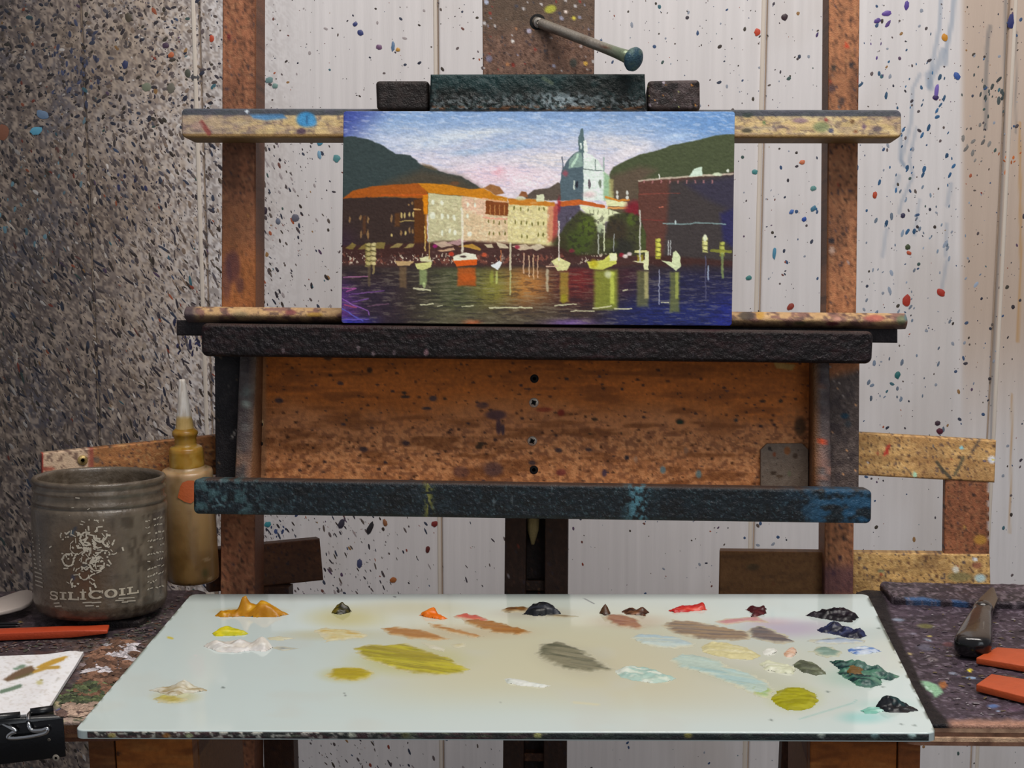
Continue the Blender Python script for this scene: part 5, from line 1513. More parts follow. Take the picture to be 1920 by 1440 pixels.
def arc(uc, hc, ru, rh, a0, a1, wd, wd2=None, n=12):
    out = []
    for k in range(n):
        t0, t1 = math.radians(a0 + (a1 - a0) * k / n), math.radians(a0 + (a1 - a0) * (k + 1) / n)
        wq = wd if wd2 is None else wd + (wd2 - wd) * abs(math.cos((t0 + t1) / 2))
        f = lambda t, s: (uc + (ru + s * wq / 2) * math.cos(t) / JR, hc + (rh + s * wq / 2) * math.sin(t))
        out.append([f(t0, 1), f(t0, -1), f(t1, -1), f(t1, 1)])
    return out


# the word moulded round the foot of the jar
word = []


def letter(ch, x0, x1, yt, yb):
    """wide slab-serif capital between sight lines x0..x1, yt..yb on the jar wall"""
    (u0, _), (u1, _), (_, h1), (_, h0) = jar_uv(x0, yb), jar_uv(x1, yb), jar_uv((x0 + x1) / 2, yt), jar_uv((x0 + x1) / 2, yb)
    m, H, Wd, um = .00095, h1 - h0, (u1 - u0) * JR, (u0 + u1) / 2
    fl = lambda a, b, h, w_=.0009: bar(u0 + (u1 - u0) * a, h, u0 + (u1 - u0) * b, h, w_)
    up = lambda a, w_=.0019, lo=0., hi=1.: bar(u0 + (u1 - u0) * a, h0 + H * lo, u0 + (u1 - u0) * a, h0 + H * hi, w_)
    if ch == 'I':
        return [up(.5, .0021), fl(0, 1, h0 + m / 2), fl(0, 1, h1 - m / 2)]
    if ch == 'L':
        return [up(.26, .0021), fl(.02, .5, h1 - m / 2), fl(.02, 1, h0 + m / 2, .0011), up(.93, .0011, 0, .42)]
    if ch == 'O':
        return arc(um, h0 + H / 2, Wd / 2 - .0006, H / 2 - .0004, 0, 360, .0009, .0022, 22)
    if ch == 'C':
        return arc(um, h0 + H / 2, Wd / 2 - .0006, H / 2 - .0004, 40, 322, .0009, .0022, 18) + [up(.93, .0010, .62, 1)]
    q = arc(um, h0 + H * .73, Wd / 2 - .0009, H * .25, 25, 270, .0010, .0013) + arc(um, h0 + H * .27, Wd / 2 - .0007, H * .26, 90, -155, .0010, .0015)
    return q + [up(.93, .0009, .66, 1), up(.06, .0009, 0, .36)]


for ch, x0, x1, yt, yb in (('S', 94, 109, 1109, 1124), ('I', 112.5, 125, 1110, 1124.5), ('L', 127.5, 148.5, 1110, 1125), ('I', 150, 162, 1109, 1124.5), ('C', 167, 194, 1107, 1122.5), ('O', 197, 219, 1104.5, 1120.5), ('I', 223, 235, 1102.5, 1116.5), ('L', 237.5, 260, 1099.5, 1113.5)):
    word += letter(ch, x0, x1, yt, yb)
jar_mark('label_word', word, (184, 172, 152), seed=510)
# worn remains of the print
random.seed(8)
worn = []


def worm(px, py, R, a0, a1, wd=.0010):
    u, h = jar_uv(px, py)
    for q in arc(u, h, R, R, a0, a1, wd, n=9):
        if random.random() > .22:
            k = [(a + random.uniform(-.3, .3) * .001 / JR, b + random.uniform(-.3, .3) * .001) for a, b in q]
            worn.append(k)


for px, py, R in ((144, 1026, .0052), (170, 1042, .0054), (188, 1004, .0045), (163, 1010, .0048), (203, 1014, .0040), (128, 1050, .0044), (212, 1030, .0036), (182, 1058, .0050), (120, 1005, .0026), (158, 1078, .0034), (178, 1086, .0040), (140, 1092, .0028), (196, 1042, .004)):
    worm(px, py, R, random.uniform(0, 120), random.uniform(240, 420), random.uniform(.0007, .0014))
for _ in range(150):
    px, py = random.gauss(166, 24), random.gauss(1032, 30)
    u, h = jar_uv(px, py)
    a = random.uniform(0, math.pi)
    l = random.uniform(.0006, .0022)
    worn.append(bar(u - l * math.cos(a) / JR, h - l * math.sin(a), u + l * math.cos(a) / JR, h + l * math.sin(a), random.uniform(.0005, .0013)))
jar_mark('label_print', worn, (186, 176, 158), .0003, 511, 'flaking cream printed emblem').__setitem__('kind', 'stuff')
txt = []
for r_ in range(12):
    y = 962 + r_ * 13
    x = 272 if r_ < 4 else 276
    while x < 305:
        wv = random.uniform(2, 6)
        u0, h0 = jar_uv(x, y - (x - 280) * .25 + random.uniform(-2, 2))
        u1, h1 = jar_uv(min(x + wv, 307), y - (x + wv - 280) * .25 + random.uniform(-2, 2))
        if random.random() < .75:
            txt.append(bar(u0, h0, u1, h1, random.uniform(.0006, .0014)))
        x += wv + 1.5
for r_ in range(13):
    y = 1000 + r_ * 8
    u0, h0 = jar_uv(60 + r_ * .6, y)
    u1, h1 = jar_uv(74 + r_ * .6, y + 5)
    txt.append(bar(u0, h0, u1, h1, .0011))
for x0, x1, y in ((101, 112, 1131), (103, 116, 1137), (155, 172, 1130), (160, 176, 1136), (172, 190, 1130), (180, 186, 1137), (222, 252, 1122), (228, 240, 1129), (238, 254, 1127), (216, 232, 1126)):
    u0, h0 = jar_uv(x0, y)
    u1, h1 = jar_uv(x1, y - (x1 - x0) * .06)
    txt.append(bar(u0, h0, u1, h1, .0009))
jar_mark('label_small_print', txt, (170, 160, 144), .00025, 512, 'illegible small print, worn').__setitem__('kind', 'stuff')

# ------------------------------------------------------------------ squeeze bottle
BC = PF.hitz(362, 1101, BZ + .001)
mmpx = np.linalg.norm(PF.hitz(363, 1101, BZ) - PF.hitz(362, 1101, BZ))
R0 = 48.5 * mmpx
BC = BC + np.array([0, R0 * .98, 0])
BC[0] = PF.hit(361, 1060, BC[1])[0]
bot = root('squeeze_bottle', 'yellowed squeeze bottle with a white cone nozzle, standing behind the cloudy jar', 'bottle', PF.world(BC), np.stack([PA, PB, PN], 1))
prof = densify([(.0005, .0005), (R0 * .9, .0005), (R0 * .98, .0018), (R0, .005), (R0 * .985, .050), (R0 * .97, .0885), (R0 * .93, .0905), (R0 * .70, .0915), (R0 * .66, .0935)], .0015)
V, F = lathe(PF, BC, prof, 64)
X, Y = proj(V)
p = Paint(X, Y, (164, 136, 86))
N = np.arange(len(X))
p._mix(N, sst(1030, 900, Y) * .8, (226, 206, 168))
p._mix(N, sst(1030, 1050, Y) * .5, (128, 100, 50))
p.noise((190, 164, 106), 30, 50, .5, .75, 520, .5).noise((130, 104, 60), 24, 40, .55, .75, 521, .4)
p.ell(385, 1075, 10, 14, (92, 96, 54), .7, .8).ell(394, 1085, 6, 5, (206, 186, 140), .8).ell(388, 1049, 10, 4, (206, 186, 150), .7).spots(22, .2, .8, 2, [(70, 56, 36), (90, 70, 40)], 522)
p.C *= np.array([.84, .77, .72])
mk('bottle_body', V, F, M_BOTTLE, bot, p.C, smooth=True)
prof = densify([(R0 * .64, .0915), (R0 * .66, .094), (R0 * .645, .106), (R0 * .60, .1085), (R0 * .44, .1100), (R0 * .40, .1120), (R0 * .42, .1135), (R0 * .40, .1150), (R0 * .44, .1175), (R0 * .49, .1195), (R0 * .47, .1215), (R0 * .36, .1235), (R0 * .33, .1240)], .001)
V, F = lathe(PF, BC, prof, 48)
p = Paint(*proj(V), (196, 160, 72))
p.noise((172, 128, 30), 16, 16, .5, .72, 523, .7).noise((214, 186, 110), 12, 14, .55, .75, 524, .6)
p._mix(np.arange(len(p.X)), sst(830, 800, p.Y) * .55, (166, 120, 16))
p.C *= np.array([.88, .82, .72])
mk('cap', V, F, M_BOTTLE, bot, p.C, smooth=True, label='amber ridged screw cap')
prof = densify([(R0 * .345, .1235), (R0 * .33, .1255), (R0 * .115, .1620), (R0 * .10, .1625), (R0 * .06, .1610), (.0002, .1605)], .0015)
V, F = lathe(PF, BC, prof, 40)
p = Paint(*proj(V), (236, 226, 214)).noise((196, 180, 164), 4, 26, .5, .7, 525, .7).noise((248, 242, 236), 4, 20, .5, .7, 526, .6)
p._mix(np.arange(len(p.X)), sst(778, 786, p.Y) * .7, (196, 150, 60))
mk('nozzle', V, F, M_NOZ, bot, p.C, smooth=True, label='white tapering nozzle')


def bottle_at(px, py):
    o, d = PF._ray(px, py)
    ox, oy = o[0] - BC[0], o[1] - BC[1]
    R = R0 * 1.004
    A, B, C_ = d[0] ** 2 + d[1] ** 2, 2 * (ox * d[0] + oy * d[1]), ox * ox + oy * oy - R * R
    t = (-B - math.sqrt(max(B * B - 4 * A * C_, 0))) / (2 * A)
    return o + t * d


V = [bottle_at(*q) for q in ((338, 912), (342, 905), (352, 901), (364, 901), (366, 938), (358, 944), (346, 941), (333, 933), (350, 922))]
mk('sticker_scrap', PF.world(V), [[i, (i + 1) % 8, 8] for i in range(8)], M_ORANGE, bot, np.tile((196, 96, 48), (9, 1)), label='faded orange scrap of a sticker')


# ------------------------------------------------------------------ small things on the boards
def solid(name, parent, V, faces, m, col, fr=PF, bev=.0006, **kw):
    P = fr.world(V)
    if parent is None and 'loc' not in kw:
        lo, hi = P.min(0), P.max(0)
        kw['loc'] = ((lo[0] + hi[0]) / 2, (lo[1] + hi[1]) / 2, lo[2])
    o = mk(name, P, faces, m, parent, np.tile(np.array(col, float), (len(P), 1)), **kw)
    if bev:
        b = o.modifiers.new('edge', 'BEVEL')
        b.width, b.segments, b.limit_method = bev, 2, 'ANGLE'
    return o


HX = [[0, 1, 2, 3], [7, 6, 5, 4], [0, 4, 5, 1], [1, 5, 6, 2], [2, 6, 7, 3], [3, 7, 4, 0]]


def stick(label, top, hz, tip=None):
    """flat bar: four top corners (sight lines on the top plane), a real height above the board"""
    t = [PF.hitz(a, b, BZ + hz) for a, b in top]
    bt = [np.array([v[0], v[1], BZ + .0014]) for v in t]
    solid('wedge_stick', None, t + bt, HX, M_ORANGE, (192, 82, 38), label=label, cat='stick', group='orange-red sticks')


stick('orange-red flat stick on the right board, the farther one, touching the black handle', [(1830, 1233), (1869, 1213), (2010, 1223), (1985, 1259)], .0058)
stick('orange-red flat stick on the right board, the nearer one, clear of the black handle', [(1830, 1283), (1859, 1263), (2010, 1287), (1985, 1322)], .0062)
# the left one tapers off the board towards its tip
hz = .0068
A0, A1 = PF.hitz(-80, 1191, BZ + hz), PF.hitz(-80, 1181, BZ + hz)
B0, B1 = PF.hitz(133, 1182.5, BZ + hz), PF.hitz(133, 1173, BZ + hz)
C0, C1 = PF.hitz(201, 1182, BZ + hz), PF.hitz(205, 1171, BZ + hz)
dn = lambda v, z: np.array([v[0], v[1], BZ + z])
V = [A0, B0, C0, C1, B1, A1, dn(A0, .0012), dn(B0, .0014), dn(C0, .0042), dn(C1, .0042), dn(B1, .0014), dn(A1, .0012)]
solid('wedge_stick', None, V, [[0, 1, 4, 5], [1, 2, 3, 4], [11, 10, 7, 6], [10, 9, 8, 7], [0, 6, 7, 1], [1, 7, 8, 2], [2, 8, 9, 3], [3, 9, 10, 4], [4, 10, 11, 5], [5, 11, 6, 0]], M_ORANGE, (190, 70, 34),
      label='orange-red stick with a tapered tip, lying in front of the cloudy jar', cat='stick', group='orange-red sticks')

# thin black rods behind it
for (a, b), lb in ((((-60, 1170.5), (42, 1169.5)), 'thin black rod behind the tapered orange stick, the farther of two'), (((-60, 1176), (38, 1174)), 'thin black rod behind the tapered orange stick, the nearer of two')):
    q0, q1 = PF.hitz(*a, BZ + .0026), PF.hitz(*b, BZ + .0026)
    V, F = tube([PF.world(q0 + (q1 - q0) * t) for t in (0, .5, .9, 1)], [.0013, .0013, .0010, .0003], 10)
    mk('thin_rod', V, F, M_BLACK, None, smooth=True, label=lb, cat='rod', group='thin black rods')

# pale spatula blade leaning out of the frame at the left
out = [(-70, 1128), (-30, 1124), (0, 1120), (20, 1113), (38, 1107), (52, 1105), (60, 1107), (63, 1113), (62, 1122), (55, 1130), (40, 1137), (18, 1143), (-10, 1149), (-70, 1158)]
top = [PF.hitz(a, b, BZ + .0105) for a, b in out]
n = len(top)
cen = sum(top) / n
V = [v for v in top] + [np.array([v[0], v[1], v[2] - .0032]) for v in top] + [cen + np.array([0, 0, .0008]), cen - np.array([0, 0, .0040])]
F = [[i, (i + 1) % n, 2 * n] for i in range(n)][::1] + [[i, n + i, n + (i + 1) % n, (i + 1) % n] for i in range(n)] + [[n + (i + 1) % n, n + i, 2 * n + 1] for i in range(n)]
sp = root('spatula', 'pale off-white rounded spatula blade poking in beside the cloudy jar', 'spatula', PF.world(cen - np.array([0, 0, .0105])), np.stack([PA, PB, PN], 1))
o = mk('blade', PF.world(V), F, M_NOZ, sp, np.tile((190, 176, 166), (len(V), 1)))
b = o.modifiers.new('edge', 'BEVEL'); b.width, b.segments = .0009, 2
q0, q1 = PF.hitz(-60, 1142, BZ + .0105), PF.hitz(-230, 1152, BZ + .0085)
V, F = tube([PF.world(q0 + (q1 - q0) * t) for t in (0, .3, .6, 1)], [.0030, .0045, .0055, .0050], 12)
mk('handle', V, F, M_BLACK, sp, smooth=True)


# white paper with brush wipes
def paper_p(X, Y):
    p = Paint(X, Y, (250, 248, 248)).noise((242, 236, 234), 24, 12, .45, .7, 540, .5)
    p.poly([(66, 1252), (80, 1244), (100, 1236), (122, 1230), (127, 1231), (120, 1238), (100, 1246), (78, 1254)], (206, 158, 50), 3, .95).stroke([(62, 1260), (88, 1252), (110, 1251)], 6, (196, 150, 50), .9, 3)
    p.poly([(6, 1274), (24, 1262), (44, 1252), (60, 1248), (66, 1256), (54, 1266), (36, 1272), (14, 1278)], (112, 84, 58), 4, .95).noise((140, 120, 90), 4, 3, .6, .7, 541, .15)
    p.stroke([(30, 1272), (60, 1262)], 5, (110, 104, 62), .6, 3).ell(40, 1250, 12, 5, (116, 140, 116), .9, .6, -15).ell(30, 1254, 7, 3, (110, 140, 116), .8).stroke([(2, 1297), (20, 1292), (38, 1286)], 7, (104, 128, 104), .9, 3).ell(74, 1280, 9, 6, (206, 196, 130), .8, .7).ell(78, 1275, 5, 2, (160, 146, 70), .7).stroke([(104, 1276), (112, 1270)], 3, (200, 196, 190), .8)
    p.ell(55, 1242, 8, 3, (190, 180, 160), .6)
    return p


def curl(L, s, t):
    n = fbm(s * 5, t * 3, 542, 2)
    L[:, 1] -= .0012 * n + .0022 * sst(.82, 1, s) * (1 - sst(.94, 1, s) * .6)
    return L


q = [PF.hitz(a, b, BZ + .002) for a, b in ((-330, 1246), (157, 1228), (82, 1346), (-420, 1352))]
paper = slab('paper_sheet', None, HF, [(v[0], v[1]) for v in q], -BZ - .0026, .0010, paper_p, M_PAPER, step=.0014, r=.0003, local=True, extra=curl, label='white sheet of paper with ochre and green brush wipes, under the binder clip', cat='paper')

# black binder clip gripping board and paper at the front left
clip = root('binder_clip', 'large black binder clip with a silver wire handle, gripping the front of the left board', 'clip', PF.world(PF.hitz(60, 1352, BZ)), np.stack([PA, PB, PN], 1))
yc = PF.hitz(60, 1350, BZ)[1] - .016
f = lambda px, py: PF.hit(px, py, yc)
fr4 = [f(-150, 1378), f(118, 1346), f(123, 1419), f(-150, 1452)]
V = [v for v in fr4] + [v + np.array([0, .0011, 0]) for v in fr4]
solid('front_face', clip, V, [[0, 3, 2, 1], [4, 5, 6, 7], [0, 1, 5, 4], [1, 2, 6, 5], [2, 3, 7, 6], [3, 0, 4, 7]], M_BLACK, (0, 0, 0), bev=.0004)
back = [PF.hitz(99, 1338, BZ + .0058), PF.hitz(-150, 1362, BZ + .0058)]
V = [fr4[0], fr4[1], back[0], back[1]]
V = V + [v - np.array([0, 0, .0011]) for v in V]
solid('top_face', clip, V, [[0, 1, 2, 3], [7, 6, 5, 4], [0, 4, 5, 1], [1, 5, 6, 2], [2, 6, 7, 3], [3, 7, 4, 0]], M_BLACK, (0, 0, 0), bev=.0004)
for (a, b) in (((57, 1337), (100, 1331)), ((-60, 1352), (38, 1343))):
    q0, q1 = PF.hitz(*a, BZ + .0062), PF.hitz(*b, BZ + .0062)
    V, F = tube([PF.world(q0 + (q1 - q0) * t) for t in (0, .5, 1)], .0029, 14)
    mk('rolled_edge', V, F, M_BLACK, clip, smooth=True)
g = lambda px, py, d: PF.world(PF.hit(px, py, yc - d))
path = smooth_path([PF.world(PF.hitz(57, 1336, BZ + .0062)), g(53, 1343, -.004), g(54, 1358, .0022), g(60, 1369, .003), g(78, 1369, .003), g(88, 1366, .003), g(89, 1371, .003), g(80, 1376, .003), g(50, 1382, .003), g(20, 1384, .003), g(15, 1380, .003), g(22, 1374, .003), g(30, 1371, .003), g(20, 1364, .0024), g(0, 1354, -.002), g(-20, 1348, -.006)], 7)
V, F = tube(path, .00135, 10)
mk('wire_handle', V, F, M_STEEL, clip, smooth=True, label='bright silver wire handle')
disc('paint_spot', clip, PF, 105, 1423 - 2, yc - .0001, .0022, .0003, M_FLECK, (150, 140, 126), 14)
disc('paint_spot', clip, PF, 92, 1387, yc - .0001, .0010, .0002, M_FLECK, (120, 112, 100), 10)

# black-handled scraper lying on the right board, blade away
sc = root('scraper', 'black-handled scraper with a short flared metal blade, lying on the right board', 'scraper', PF.world(PF.hitz(1826, 1200, BZ)), np.stack([PA, PB, PN], 1))
h0, h1 = PF.hitz(1822, 1214, BZ + .0090), PF.hitz(1842, 1146, BZ + .0100)
axl = h1 - h0
Ln = np.linalg.norm(axl)
axl /= Ln
sx = np.array([axl[1], -axl[0], 0])
secs = [(-.004, .0020, .0020), (-.0025, .0075, .0055), (0, .0105, .0072), (.006, .0122, .0080), (.016, .0122, .0080), (.030, .0115, .0078), (.048, .0104, .0074), (.066, .0092, .0068), (.082, .0078, .0060), (.092, .0068, .0056), (.098, .0072, .0060), (.103, .0062, .0050), (.106, .0030, .0024)]
scl = Ln / .100
V, F = [], []
n = 24
for t, a, b in secs:
    c = h0 + axl * t * scl
    for j in range(n):
        an = 2 * math.pi * j / n
        ca, sa = math.cos(an), math.sin(an)
        V.append(c + sx * a * np.sign(ca) * abs(ca) ** .7 + np.array([0, 0, b * np.sign(sa) * abs(sa) ** .7]))
for k in range(len(secs) - 1):
    for j in range(n):
        F.append([k * n + j, k * n + (j + 1) % n, (k + 1) * n + (j + 1) % n, (k + 1) * n + j])
F += [list(range(n))[::-1], [(len(secs) - 1) * n + j for j in range(n)]]
P = PF.world(V)
p = Paint(*proj(P), (48, 40, 36))
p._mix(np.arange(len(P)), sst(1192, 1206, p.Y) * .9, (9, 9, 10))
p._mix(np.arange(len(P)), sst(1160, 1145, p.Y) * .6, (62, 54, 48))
mk('handle', P, F, M_RESIN, sc, p.C, smooth=True)
for x0, x1 in ((1815, 1826), (1831, 1845)):
    q = [PF.hitz(a, b, BZ + .0168) for a, b in ((x0 + 1, 1166), (x1 + 1, 1165), (x1, 1180), (x0 - 2, 1180))]
    V = q + [v - np.array([0, 0, .0016]) for v in q]
    solid('raised_mark', sc, V, HX, M_RESIN, (82, 74, 66), bev=.0003)
q = [PF.hitz(a, b, BZ + .0112) for a, b in ((1833, 1142), (1836, 1122), (1858, 1101), (1864, 1101), (1871, 1122), (1861, 1144))]
V = q + [v - np.array([0, 0, .0024]) for v in q]
n = 6
solid('blade', sc, V, [[0, 5, 4, 3, 2, 1][::-1], [6, 7, 8, 9, 10, 11][::-1]] + [[i, n + i, n + (i + 1) % n, (i + 1) % n] for i in range(n)], M_DULL, (112, 98, 84), bev=.0003, label='short flared metal blade')
V, F = tube([PF.world(h1 + axl * t) for t in (-.004, .0, .004, .008)], [.0062, .0072, .0072, .0060], 20)
mk('collar', V, F, M_RESIN, sc, np.tile((46, 40, 36), (len(V), 1)), smooth=True)


# ------------------------------------------------------------------ paint on the palette
def dab(name, pts, h, cols, seed, label, parent=None, step=.0009, peaks=(), edge=.35, rough=.6, ang=0, streak=(10, 3), rag=.0012, thr=None, cat='paint dab', group=None, z0=0.0, film=0.0):
    """lump or smear of oil paint on the glass: outline given where it meets the glass, real height"""
    Q = np.array([PF.hitz(a, b, z0)[:2] for a, b in pts])
    lo, hi = Q.min(0) - .002, Q.max(0) + .002
    xs, ys = np.arange(lo[0], hi[0], step), np.arange(lo[1], hi[1], step)
    xx, yy = np.meshgrid(xs, ys)
    x, y = xx.ravel(), yy.ravel()
    sd = poly_sd([tuple(q) for q in Q], x, y)
    sd = sd + rag * 2 * (fbm(x / .004, y / .004, seed, 3) - .5)
    m = max(sd.max(), 1e-4)
    e = max(edge * m, .0012)
    base = sst(0, e, sd) ** .7
    ca, sa = math.cos(math.radians(ang)), math.sin(math.radians(ang))
    u, v = (x * ca + y * sa) * 1000, (-x * sa + y * ca) * 1000
    n1 = fbm(u / streak[0], v / streak[1], seed + 1, 3)
    n2 = fbm(x / .0028, y / .0028, seed + 2, 3)
    z = h * base * np.clip(1 + rough * 2.2 * (n1 - .5) + rough * 1.4 * (n2 - .5), .15, 2.2)
    for px, py, ph, pr in peaks:
        c = PF.hitz(px, py, z0)
        d = np.hypot(x - c[0], y - c[1]) / (pr / 1000)
        z = z + ph / 1000 * np.clip(1 - d, 0, 1) ** 1.3 * np.clip(base * 2, 0, 1)
    z = np.where(sd > 0, z, 0) + .00004
    keep = (sd > -step * .8).reshape(xx.shape)
    ny, nx = xx.shape
    idx = np.arange(nx * ny).reshape(ny, nx)
    f = keep[:-1, :-1] & keep[1:, :-1] & keep[1:, 1:] & keep[:-1, 1:]
    F = np.stack([idx[:-1, :-1], idx[:-1, 1:], idx[1:, 1:], idx[1:, :-1]], -1)[f]
    used = np.unique(F)
    remap = -np.ones(nx * ny, int)
    remap[used] = np.arange(len(used))
    F = remap[F]
    C = np.tile(np.array(cols[0], float), (len(x), 1))
    for k, c in enumerate(cols[1:]):
        w_ = 1.0
        if len(c) == 4:
            c, w_ = c[:3], c[3]
        nn = fbm(u / streak[0] + 31 * k, v / streak[1] + 13 * k, seed + 7 + k, 3)
        a = (sst(.46, .60, nn) * w_)[:, None]
        C = C * (1 - a) + np.array(c, float) * a
    if film:                            # paint wiped thin towards its rim lets the pale ground through
        a = (film * (1 - sst(0, .0045, sd + .004 * (n1 - .5))))[:, None]
        C = C * (1 - a) + np.array((212, 207, 180), float) * a
        z = z * (1 - .7 * a[:, 0])
    P = PF.world(np.c_[x, y, z + z0][used])
    # give it a flat underside so that it is a closed lump
    nb = len(used)
    kw = dict(label=label)
    if parent is None:
        c0 = PF.world([Q[:, 0].mean(), Q[:, 1].mean(), z0])
        kw.update(cat=cat, loc=tuple(c0), group=group or 'paint piles on the glass palette')
    return mk(name, P, F, M_WET, parent, C[used], smooth=True, **kw)


G = 'paint piles on the glass palette'
def pile(pts, h, cols, seed, label, **k):
    return dab('paint_dab', pts, h / 1000, cols, seed, label, **k)


def smear(pts, h, cols, seed, label, **k):
    k.setdefault('rough', .3)
    k.setdefault('rag', .0028)
    k.setdefault('film', .85)
    return dab('paint_smear', pts, h / 1000, cols, seed, label, parent=pal, **k)


# piles, back row left to right
pile([(404, 1154), (420, 1148), (440, 1146), (470, 1142), (505, 1146), (540, 1152), (520, 1157), (480, 1157), (450, 1156), (415, 1158)], 2.6, [(190, 128, 18), (214, 158, 36), (168, 106, 12, .7)], 600, 'ochre yellow paint pile with a peaked ridge, back left of the glass palette', peaks=[(463, 1150, 8.5, 7), (455, 1151, 6, 6), (490, 1151, 4.5, 14), (500, 1152, 4, 12)], rough=.4)
pile([(620, 1149), (634, 1142), (650, 1141), (660, 1147), (646, 1151), (630, 1152)], 2.6, [(70, 62, 24), (40, 38, 22), (150, 130, 40, .6)], 601, 'small dark olive paint dab at the back, right of the ochre pile', peaks=[(641, 1146, 3.5, 6)])
pile([(396, 1188), (410, 1181), (430, 1179), (455, 1182), (466, 1189), (440, 1193), (420, 1192), (404, 1193)], 1.6, [(224, 208, 40), (236, 224, 90), (180, 180, 40, .6)], 602, 'bright lemon yellow paint dab, front of the ochre pile', peaks=[(425, 1184, 2, 8)])
pile([(382, 1212), (400, 1205), (425, 1206), (440, 1203), (470, 1207), (500, 1206), (512, 1214), (500, 1222), (470, 1220), (440, 1224), (410, 1222), (396, 1217)], 2.0, [(240, 238, 230), (246, 244, 240), (214, 204, 190, .7), (160, 148, 140, .3)], 603, 'white paint pile with a rounded crest, left side of the palette', peaks=[(492, 1213, 5.5, 9), (450, 1212, 3, 7), (405, 1213, 2, 8)])
pile([(786, 1154), (800, 1150), (816, 1149), (822, 1154), (840, 1160), (826, 1162), (800, 1158)], 1.6, [(232, 112, 22), (220, 96, 16), (240, 140, 50, .6)], 604, 'vivid orange paint dab near the middle of the back row', peaks=[(804, 1153, 2.6, 9), (814, 1152, 2.6, 5)])
pile([(982, 1152), (992, 1145), (1012, 1141), (1040, 1144), (1052, 1151), (1030, 1154), (1000, 1155)], 3.2, [(26, 26, 32), (44, 46, 54), (18, 18, 20, .7)], 605, 'blue-black paint pile beside an orange-brown streak, centre of the back row', peaks=[(1010, 1148, 3, 12), (1024, 1148, 2.4, 10)], rough=.35)
pile([(1124, 1150), (1132, 1145), (1142, 1146), (1146, 1152), (1134, 1154)], 1.4, [(84, 56, 36), (60, 40, 30)], 606, 'small pointed dark brown paint dab above the pinkish brown smear', peaks=[(1135, 1149, 5.5, 4.5)])
pile([(1164, 1146), (1180, 1142), (1200, 1145), (1218, 1148), (1208, 1155), (1190, 1153), (1174, 1152)], 1.2, [(120, 78, 50), (58, 36, 28), (150, 100, 66, .6)], 607, 'crumbly dark brown paint dab between the pointed dab and the red dab', peaks=[(1205, 1149, 4, 5), (1182, 1147, 2.5, 4), (1194, 1149, 2, 4)], rough=1.0)
pile([(1254, 1145), (1280, 1139), (1322, 1137), (1324, 1144), (1290, 1147), (1264, 1149)], 1.8, [(206, 48, 44), (220, 80, 60), (180, 36, 36, .6)], 608, 'flat bright red paint dab in the back row', peaks=[(1318, 1141, 2.4, 6)])
pile([(1398, 1143), (1416, 1140), (1436, 1141), (1438, 1150), (1422, 1156), (1408, 1157), (1412, 1150)], 1.8, [(72, 28, 32), (96, 40, 42), (56, 22, 26, .7)], 609, 'dark maroon paint dab in the back row, left of the violet-black pile', peaks=[(1432, 1146, 3.5, 5), (1412, 1144, 2, 6)])
pile([(1506, 1154), (1526, 1151), (1545, 1148), (1570, 1146), (1592, 1150), (1610, 1159), (1596, 1167), (1570, 1165), (1545, 1161), (1524, 1157)], 2.6, [(26, 20, 26), (40, 32, 40), (16, 14, 18, .7)], 610, 'large violet-black paint pile at the back right corner of the palette', peaks=[(1578, 1154, 2.8, 10), (1556, 1154, 2, 9), (1598, 1160, 1.8, 8)], rough=.6)
pile([(1530, 1181), (1550, 1177), (1570, 1176), (1590, 1182), (1612, 1188), (1626, 1192), (1610, 1198), (1590, 1196), (1574, 1192), (1556, 1188), (1540, 1186)], 2.4, [(34, 36, 64), (28, 28, 44), (60, 70, 110, .7)], 611, 'ultramarine blue paint pile below the violet-black pile', peaks=[(1566, 1181, 4.5, 7), (1612, 1191, 3.5, 6), (1584, 1186, 2, 6)], rough=.8)
pile([(1590, 1218), (1606, 1213), (1624, 1212), (1640, 1216), (1650, 1222), (1630, 1226), (1606, 1227), (1594, 1223)], 1.3, [(196, 210, 222), (84, 126, 190), (60, 100, 176, .8), (226, 230, 232, .8)], 612, 'light blue and white paint dab at the right edge of the palette', streak=(14, 4), ang=-10)
pile([(1556, 1240), (1580, 1242), (1604, 1244), (1620, 1250), (1640, 1256), (1664, 1262), (1686, 1268), (1670, 1276), (1650, 1272), (1652, 1284), (1634, 1290), (1610, 1286), (1588, 1274), (1570, 1262), (1578, 1256)], 2.2, [(30, 68, 64), (16, 40, 44), (96, 150, 120, .7), (150, 180, 160, .4)], 613, 'ragged teal-green paint pile with a brown patch, right side of the palette', peaks=[(1646, 1262, 4.0, 8), (1620, 1254, 2.5, 7), (1606, 1252, 2, 6)], rough=.9, ang=-22, streak=(16, 3))
pile([(1584, 1254), (1600, 1249), (1618, 1254), (1616, 1264), (1596, 1266)], 1.2, [(112, 84, 44), (140, 108, 60, .6)], 614, 'brown paint patch set into the ragged teal-green pile', z0=.0022, rag=.0006)
pile([(1640, 1326), (1655, 1321), (1672, 1318), (1690, 1322), (1712, 1327), (1724, 1333), (1700, 1335), (1670, 1336), (1652, 1333)], 2.0, [(24, 26, 32), (30, 70, 70, .7), (16, 16, 22)], 615, 'black paint dab with teal edges near the front right corner', peaks=[(1669, 1326, 5.5, 6), (1686, 1326, 2.5, 5), (1655, 1325, 2.5, 5)], rough=1.0)
pile([(1614, 1333), (1630, 1326), (1648, 1327), (1660, 1334), (1640, 1338), (1622, 1338)], .9, [(150, 206, 188), (190, 226, 214), (96, 170, 150, .5)], 616, 'mint green paint dab touching the black one near the front right corner')
